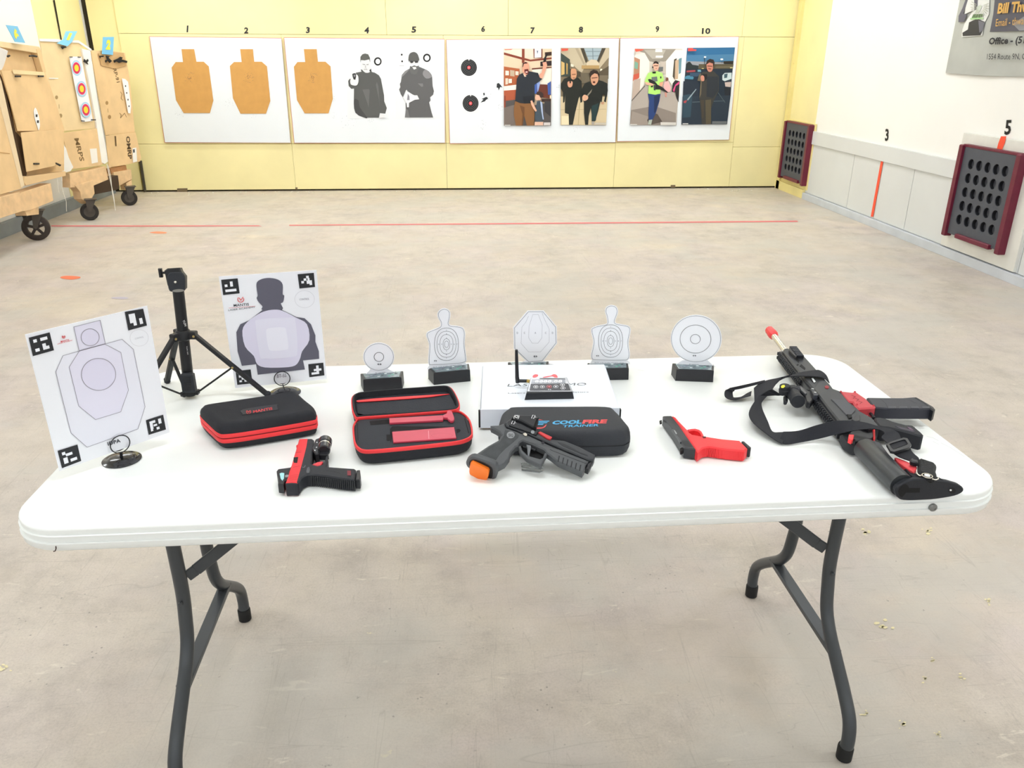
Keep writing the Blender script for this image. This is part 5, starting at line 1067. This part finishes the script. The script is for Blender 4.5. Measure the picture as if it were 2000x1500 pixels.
tpart('guard_shade_fill', '850,560 900,525 1060,585 1215,670 1200,790 1000,780 880,690', z-.018, .008, DK, K, t, .0005)  # black plate stands in for the shaded inside of the guard
tpart('trigger', '948,580 1010,590 1018,612 990,748 968,740 962,620', z-.004, .006, mat('#6b6f73', .35), K, t, .0006); tpart('trigger_bar', '895,595 1090,640 1075,668 1040,650 900,612', z-.008, .003, mat('#2a2c30'), K, t, .0004)
grooves(K, z, ['%d,%d %d,%d' % (1425+62*i, 745+26*i, 1408+62*i, 828+26*i) for i in range(6)], mat('#222427'), .0022, fr_, 'rail_slot')
b = M(); b.line(T(z), K('1290,650 1330,670 1840,865'), .0012, mat('#202225'), .0004, False).line(T(z), K('860,520 1240,600 1560,690'), .0005, mat('#303336'), .0004, False); addto(fr_, b)
tpart('takedown_hole', E_(K, 1187, 552, 24, 22, 16), z+.0006, .001, mat('#26272c'), K, fr_, 0)
tpart('slide_catch', '825,360 850,370 905,395 920,380 950,398 930,420 870,410 830,385', z+.003, .004, BLK, K, t, .0005); tpart('silver_catch', '895,420 930,405 965,425 955,455 925,450', z+.0035, .003, CHROME, K, t, .0005)
tpart('optic_plate', '690,245 740,190 900,262 1020,330 1120,395 1090,440 1000,400 830,345 700,300', z+.006, .006, BLK, K, t, .001)
op = tpart('optic', '735,190 762,148 820,150 1000,150 1065,152 1110,185 1130,192 1112,245 1088,332 1040,322 1000,300 880,235', z+.014, .018, mat('#1d1f23', .4), K, t, .002)
tpart('front_window', '1095,200 1130,190 1088,332 1050,322', z+.0146, .002, mat('#06070a', .2), K, op, .0003)
for c, s in (('758,208 836,212 776,150', '(O)'), ('1018,198 1076,208 1040,150', '[ ]-'), ('728,278 790,290 748,232', '[ ]-')):
    b = M(); b.text(T(z+.0142 if c[0] != '7' or c[:3] == '758' else z+.006), s, *K(c), mat('#e9ebee'), .0008, .02); obj(b, 'printed_mark', op)
tpart('red_fibre', '1118,402 1150,385 1322,468 1295,502 1250,488', z+.006, .006, mat('#c83a3e', .5), K, t, .001)
obj(M().cyl(T(z+.006).px(900+1040/7.407, 790+398/7.407), T(z+.008).px(900+1040/7.407, 790+398/7.407), .0036, mat('#8b8f92', .35, metal=.5), n=16), 'screw', t)
tpart('muzzle', '1800,930 1830,850 1905,800 1925,790 1912,830 1880,900 1850,950', z-.004, .016, BLK, K, t, .002)
A0 = T(z-.002).px(900+95/7.407, 790+830/7.407); A1 = T(z-.002).px(900+510/7.407, 790+945/7.407); dd = (A1-A0); nn = dd.cross(TILT[1]).normalized(); nn = nn if nn.y < 0 else -nn
MP = Pl(A0, nn)
b = M().plate(MP, cat2(K('72,840 100,800 170,768 320,810 480,868 518,930 515,1050 480,1086 400,1085 250,1000 120,930 80,890'), 3), .012, frm, .002, .002); mw = obj(b, 'magwell', t)
b = M().flat(MP, cat2(K('120,850 150,808 220,805 340,850 430,900 462,950 455,1050 420,1075 380,1060 260,990 140,910'), 3), DK, .0025); obj(b, 'opening', mw)
b = M().plate(MP, K('135,862 160,850 240,885 385,955 402,985 390,1060 370,1112 345,1124 230,1075 125,1020 116,985 122,920'), .016, mat('#ff8126', .45, name='orange_plastic'), .010, .002); obj(b, 'orange_block', t)
TILT = None
st2 = tag(obj(M().slab([T(.751).px(*p) for p in K('870,830 1195,870 1200,905 1150,930 880,900')], (0, 0, 1), .0105, mat('#f4f8f8', .08, trans=.9, spec=.5), .002), 'display_stand'), 'small clear plastic block propping up the dark grey pistol', 'stand')
# ------------------------------------------------------------------ rifle with sling
ra, rb, rc, rd = crop(1480, 630, 10), crop(1580, 720, 7.692), crop(1660, 840, 8.333), crop(1410, 700, 8.335)
RBM = mat('#2f3237', .45, var=.04, vs=30, name='dark_grey_metal'); RL = mat('#3a3d45', .45)
Z = .786
t = thing('training_rifle', 'black rifle with red muzzle tip and red magazine well lying along the right table end', 'rifle', T(.7405).px(1680, 850), None)
p0, p1 = T(.768).px(1503, 645), T(.768).px(1534, 684); ax = (p1-p0).normalized()
p1 = T(.768).px(1535, 688)
obj(M().cyl(p0+ax*.02, p1+ax*.03, .0085, CHROME, n=24), 'barrel', t)
obj(M().lathe(p0-ax*.002, ax, [(0, .0075), (0, .0115), (.002, .0125), (.022, .0125), (.024, .0135), (.046, .0135), (.050, .0125), (.058, .010)], mat('#ee3d40', .4, name='red_anodised'), 10), 'muzzle_tip', t, 20)
tpart('handguard', ra('485,545 520,500 600,500 700,560 910,645 1160,920 1330,1110 1400,1200 1440,1250 1240,1490 1060,1270 820,980'), Z, .040, RBM, ra, t, .003)
for s in ('720,705 760,690 815,745 800,785', '815,850 850,810 935,890 920,925', '755,825 790,800 800,830 770,845'): tpart('slot', s, Z+.0004, .002, DK, ra, t, 0)
rc_ = tpart('accessory_rail', '620,455 765,460 905,640 770,642 750,670 610,540', Z+.008, .010, BLK, ra, t, .001)
for i in range(7):
    x, y = 640+22*i, 468+27*i; obj(top(M(), '%d,%d %d,%d %d,%d %d,%d' % (x-12, y-8, x+118, y-6, x+126, y+5, x-4, y+5), Z+.0105, .003, RL, ra, .0004), 'rail_tooth', rc_)
rec = tpart('upper_receiver', rb('150,405 60,290 150,170 250,160 320,230 370,300 480,340 600,490 560,560 740,700 760,800 640,800 460,795 300,600'), Z+.001, .042, RBM, rb, t, .003)
tpart('raised_panel', '330,455 560,470 700,620 640,690 560,690 400,520', Z+.003, .003, RL, rb, rec, .001)
tpart('lower_receiver', rb('560,480 640,520 740,600 780,640 960,740 1060,860 900,900 640,800 560,690 600,560'), Z, .040, RBM, rb, t, .003)
tpart('lever', '680,720 720,680 770,700 765,780 690,790 640,760', Z+.005, .005, BLK, rb, t, .001); tpart('lever', '570,680 640,690 650,730 600,745', Z+.004, .004, DK, rb, t, .001)
tpart('pin_boss', '235,262 270,245 305,270 290,292 250,290', Z+.003, .003, mat('#9a3a3e'), rb, t, .0006)
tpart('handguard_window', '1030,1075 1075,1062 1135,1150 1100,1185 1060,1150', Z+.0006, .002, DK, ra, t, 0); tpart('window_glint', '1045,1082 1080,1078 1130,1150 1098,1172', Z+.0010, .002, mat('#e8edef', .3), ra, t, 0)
MGR = mat('#c8414a', .5, bump=.2, bs=600, name='matte_red')
mwl = tpart('magazine_well', '455,328 500,340 640,355 700,340 730,360 870,455 945,535 1005,558 985,585 740,600 690,560 660,500 590,490', Z+.002, .030, MGR, rb, t, .003)
b = M()
for i in range(3): b.line(T(Z+.002), rb('%d,%d %d,%d' % (640+55*i, 400+45*i, 700+52*i, 420+42*i)), .0022, mat('#8e2b33'), .0004, False); b.line(T(Z+.002), rb('%d,%d %d,%d' % (690+52*i, 418+42*i, 665+50*i, 450+40*i)), .0016, mat('#8e2b33'), .0004, False)
obj(b, 'cut_lettering', mwl)
for c in ((690, 350), (720, 540), (970, 555), (480, 345)):
    obj(M().cyl(T(Z+.002).px(1580+c[0]/7.692, 720+c[1]/7.692), T(Z+.0034).px(1580+c[0]/7.692, 720+c[1]/7.692), .0022, MGR, n=10), 'screw', mwl)
MG = mat('#30323b', .5, bump=.15, bs=500)
mg = tpart('magazine', '870,432 1100,436 1400,438 1560,425 1620,428 1720,490 1880,580 1850,602 1500,600 1190,598 1005,580 940,530', Z-.001, .026, MG, rb, t, .0025)
tpart('magazine_base', '1560,422 1625,425 1885,575 1900,600 1870,625 1840,605 1700,500', Z+.0005, .029, BLK, rb, mg, .003)
for i in range(4): tpart('grip_rib', '%d,%d %d,%d %d,%d %d,%d' % (1190+170*i, 565, 1300+170*i, 562, 1310+170*i, 592, 1190+170*i, 592), Z+.0002, .003, RL, rb, mg, .0006)
b = M(); b.line(T(Z-.001), rb('1070,450 1150,520 1190,598'), .0006, DK, .0004, False).line(T(Z-.001), rb('1500,470 1620,520'), .0006, DK, .0004, False); addto(mg, b)
obj(M().tube([T(Z-.012).px(*p) for p in rb('770,640 880,640 940,690 980,745 940,740')], .0035, BLK, 8), 'trigger_guard', t); tpart('trigger', '840,705 890,695 880,715 850,722', Z-.010, .006, mat('#e2525a'), rb, t, .0006)
tpart('trigger_recess', '740,640 900,640 980,740 860,760', Z-.022, .008, DK, rb, t, .0005)
gr = tpart('pistol_grip', cat2(rb('985,730 1150,745 1260,790 1450,840 1560,850 1650,920 1722,985 1690,1010 1560,975 1400,930 1200,880 1060,860'), 2), Z-.004, .034, BLK2, rb, t, .003)
tpart('grip_pad', '1300,860 1450,890 1600,940 1560,950 1380,905', Z-.0032, .002, mat('#47444f', .6), rb, gr, .0004); tpart('purple_inlay', '1470,870 1530,885 1580,925 1520,915', Z-.0026, .002, mat('#6a5568'), rb, gr, .0003)
# top rail of teeth, seen from the side
q0, q1 = T(Z-.004).px(1527.5, 684), T(Z-.004).px(1641, 825); dr = (q1-q0); Lr = dr.length; dr.normalize(); lf = V((dr.y, -dr.x, 0)); lf = -lf if lf.x > 0 else lf
obj(M().beam(q0+lf*.001, q1+lf*.001, .006, .034, BLK, (0, 0, 1)), 'rail_core', t) if 0 else None
b = M(); b.box((q0+q1)/2+lf*.003+V((0, 0, -.017)), (Lr, .008, .028), BLK, dr, lf, .001); rl = obj(b, 'top_rail', t)
obj(M().box((q0+q1)/2+lf*.0004+V((0, 0, .0005)), (Lr, .0018, .002), mat('#c8ccce', .35, metal=.5), dr, lf, 0), 'edge_gloss', rl)  # pale strip imitates the line of gloss along the rail edge
n = int(Lr/.0102)
for i in range(n):
    c = q0+dr*(.005+.0102*i)
    if 19 < i < 25: continue
    for zz in (-.008, -.019): obj(M().box(c+lf*.0095+V((0, 0, zz)), (.0052, .006, .0085), BLK2, dr, lf, .0008), 'rail_tooth', rl)
# red dot sight
ne, fe = T(.780).px(1558.8, 784.8), T(.780).px(1541, 757); fe = ne+(fe-ne).normalized()*.062
so = obj(M().lathe(ne, fe-ne, [(-.001, .0001), (-.001, .012), (0, .0152), (.012, .0158), (.014, .0145), (.044, .0145), (.046, .016), (.062, .016), (.062, .0001)], BLK2, 28), 'sight', t)
tc_ = T(.796).px(1537.5, 754); b = M(); b.lathe(tc_-V((.004, 0, .018)), (-.1, -.05, 1), [(0, .0125), (.010, .0132), (.0115, .0118), (.0195, .0118), (.0205, .0105), (.0205, .0001)], BLK2, 24); tu = obj(b, 'adjustment_turret', so)
b = M(); tp2 = Pl(tc_+V((-.0060, -.001, .0032)), (-.1, -.05, 1)); b.flat(tp2, [(1410+x/8.335, 700+y/8.335) for x, y in ((960, 455), (985, 432), (1018, 430), (1030, 455), (1000, 482), (965, 480))], mat('#e8e13c'), .0006); obj(b, 'yellow_mark', tu)
tpart('sight_mount', '1180,440 1290,440 1400,520 1480,560 1520,620 1440,720 1380,700 1340,600 1200,520', .780, .016, BLK, rd, so, .002)
tpart('mount_clamp', '1440,485 1480,482 1575,580 1560,600 1500,602', Z+.003, .012, RL, rd, so, .001)
for c in ((1477, 498), (1517, 556)): obj(M().lathe(T(Z+.0035).px(1410+c[0]/8.335, 700+c[1]/8.335), (0, 0, 1), [(0, .0028), (.001, .0028), (.0012, .0016), (.0004, .0012), (.0004, .0001)], mat('#c9ccce', .3, metal=.6), 14), 'screw', so)
obj(M().cyl(T(.788).px(1410+1230/8.335, 700+490/8.335), T(.782).px(1410+1225/8.335, 700+500/8.335), .0055, mat('#3f4247', .3), n=16), 'mount_screw', so)
tpart('mount_lever', '1270,465 1310,470 1385,560 1360,580 1280,510', .788, .006, mat('#4a4d52', .35), rd, so, .001)
tpart('battery_cap', '1005,600 1050,595 1080,650 1060,690 1010,685', .772, .012, BLK2, rd, so, .003)
# stock
BPn = V((.07, -1, .04)); BP = Pl(V((.803, 1.221, .7405)), BPn)
bt = M().plate(BP, cat2(rc('742,1000 770,930 850,872 950,825 1050,808 1180,803 1300,806 1560,832 1700,868 1800,902 1856,962 1830,1020 1700,1078 1400,1128 1200,1142 1000,1150 850,1140 790,1100'), 3), .012, BLK2, 0, .002); sk = obj(bt, 'butt_plate', t)
b = M(); b.flat(BP, cat2(rc('785,990 830,920 900,880 940,900 960,940 920,1010 880,1060 850,1095 810,1070'), 2), DK, .0004); b.flat(BP, rc('935,942 1142,942 1135,1018 910,1018'), DK, .0006); obj(b, 'cavity', sk)
b = M(); b.flat(BP, E_(rc, 1665, 985, 58, 48, 20), mat('#0f1013'), .0006); b.flat(BP, E_(rc, 1640, 978, 18, 16, 12), mat('#e8eaec'), .0010); obj(b, 'sling_hole', sk)
s0 = BP.px(1660+862/8.333, 840+1000/8.333); s1 = T(.7655).px(1686.5, 874); s0 = V((s0.x+.003, s0.y+.0115, .7640))
sa = (s1-s0); 
obj(M().lathe(s0, sa, [(0, .0220), (sa.length*.97, .0220), (sa.length, .019)], mat('#34383b', .38, bump=.12, bs=500), 36), 'stock_tube', t)
tpart('stock_body', '300,150 400,165 510,200 640,370 975,720 850,735 640,520 400,290', Z-.002, .034, mat('#35373d', .5), rc, t, .004)
tpart('stock_strut', '880,600 1000,690 1200,720 1440,755 1520,800 1300,775 1060,770 960,720', Z-.010, .020, BLK2, rc, t, .002)
tpart('receiver_end', rb('600,960 640,930 800,905 960,905 1010,1000 960,1050 780,1070 700,1075 640,1050'), Z-.008, .030, BLK, rb, t, .003)
tpart('red_tab', '600,985 680,990 665,1060 640,1075 590,1050', Z-.003, .010, RDP, rb, t, .001); tpart('red_ring', '960,905 995,900 1000,1040 975,1050', Z-.004, .026, RDP, rb, t, .002)
tpart('lower_hump', '470,980 600,960 700,1080 720,1180 620,1150 520,1080', .766, .022, BLK2, rb, t, .004)
tpart('red_pull', '730,435 800,455 890,490 1000,540 1095,585 1090,650 1050,680 900,590 790,510', Z-.006, .010, mat('#ee5258', .45), rc, t, .002)
# sling: a flat webbing strap
WEB = mat('#23252c', .75, bump=.5, bs=700, name='black_webbing')
slg = thing('rifle_sling', 'black webbing sling looping over the table left of the rifle and across its receiver', 'sling', T(.7405).px(1530, 830))
def strap(name, prs, k, tk=.0018):
    P = []
    for s in prs:
        a, c, z1, z2 = s; A_ = k(a)[0]; C_ = k(c)[0]; P.append((T(z1).px(*A_), T(z2).px(*C_)))
    A = cat([p[0] for p in P], 4, False); C = cat([p[1] for p in P], 4, False)
    return obj(M().ribbon(list(zip(A, C)), tk, WEB), name, slg, 50)
strap('webbing_over_handguard', [('1755,400', '1690,335', .775, .790), ('1700,270', '1600,300', .792, .793), ('1600,195', '1470,288', .794, .793), ('1500,190', '1360,285', .794, .793), ('1270,226', '1160,288', .792, .790), ('1050,282', '1000,320', .785, .775), ('900,320', '870,420', .770, .764), ('750,350', '760,590', .762, .756), ('620,400', '600,650', .758, .752), ('520,480', '530,700', .755, .748)], rd)
strap('webbing_loop', [('700,350', '700,385', .762, .760), ('500,398', '480,452', .764, .758), ('300,445', '310,495', .764, .757), ('130,485', '210,515', .765, .757), ('60,530', '178,550', .765, .750), ('55,610', '180,600', .760, .745), ('110,655', '200,635', .752, .743), ('200,668', '320,620', .748, .744), ('330,640', '400,570', .752, .748), ('470,600', '480,530', .755, .752)], rd)
strap('webbing_fold', [('590,620', '770,600', .762, .752), ('700,545', '880,600', .766, .752), ('820,500', '1000,610', .768, .754)], rd)
strap('webbing_side', [('600,600', '740,610', .764, .756), ('560,660', '650,720', .764, .756), ('470,800', '660,820', .765, .754), ('445,920', '700,920', .765, .750), ('520,1050', '750,1030', .762, .747), ('700,1200', '820,1185', .756, .745), ('850,1310', '940,1200', .750, .745), ('980,1385', '1060,1190', .748, .750)], rd)
rd2 = crop(1410, 700, 8.335)
P = []
for a, c, z1, z2 in (((1521, 862.5), (1530, 843), .745, .758), ((1540, 867.3), (1560, 841), .745, .765), ((1590, 859.2), (1600, 829), .748, .778), ((1632, 848.5), (1632, 822), .768, .792), ((1660, 842), (1664, 821.5), .785, .797), ((1693, 837.5), (1690, 825), .793, .798), ((1714, 838), (1718, 833), .795, .797), ((1728, 845), (1742, 838), .794, .795), ((1722, 853), (1755, 846), .790, .793), ((1730, 862), (1760, 856), .788, .792), ((1738, 868), (1768, 863), .790, .793)):
    P.append((T(z1).px(*a), T(z2).px(*c)))
A = cat([p[0] for p in P], 5, False); C = cat([p[1] for p in P], 5, False)
obj(M().ribbon(list(zip(A, C)), .0018, WEB), 'webbing_front', slg, 50)
strap('webbing_tail', [('660,330', '980,270', .790, .790), ('720,380', '1000,330', .788, .788), ('820,440', '1050,390', .786, .786), ('960,490', '1110,440', .784, .784), ('1050,530', '1130,480', .780, .782)], rc)
bz = T(.797); ob, ib = rc('596,225 650,195 870,120 935,132 1002,238 965,280 720,352 662,340'), rc('640,228 700,205 880,150 905,158 945,222 925,240 715,315 692,308')
b = M(); O = [bz.px(*p) for p in ob]; I = [bz.px(*p) for p in ib]
b.loft([O, I, [p-N*.005 for p in I], [p-N*.005 for p in O], O], BLK, (0, 0)); obj(b, 'slider_buckle', slg)
obj(top(M(), '640,228 880,150 945,222 700,312', .7945, .002, WEB, rc, 0), 'webbing_in_buckle', slg)
obj(top(M(), cat2(rc('1118,448 1180,452 1300,490 1405,530 1412,600 1400,640 1420,700 1405,755 1340,765 1200,705 1110,655 1112,560'), 2), .788, .015, mat('#1d1f22', .7, bump=.5, bs=300), rc, .005), 'quick_release_pouch', slg)
obj(top(M(), '980,470 1020,445 1050,470 1110,480 1110,525 1050,520 990,500', .792, .010, BLK, rc, .002), 'clip', slg)
kr = T(.7915).px(1660+1258/8.333, 840+742/8.333); obj(M().tube([kr+V((.0085*math.cos(a*.3142), .0085*math.sin(a*.3142), 0)) for a in range(20)], .0011, CHROME, 8, True), 'key_ring', slg); obj(M().cyl(kr-V((0, 0, .002)), kr+V((0, 0, .001)), .005, mat('#cfd2d4', .3, metal=.5), n=16), 'rivet', slg)
obj(M().tube(cat([T(.789).px(*p) for p in rc('1085,650 1090,700 1130,740 1180,735')], 4, False), .0011, CHROME, 6), 'wire_loop', slg); obj(M().tube(cat([T(.785).px(*p) for p in rc('1340,795 1400,808 1440,790 1425,765')], 4, False), .0010, CHROME, 6), 'wire_loop', slg)
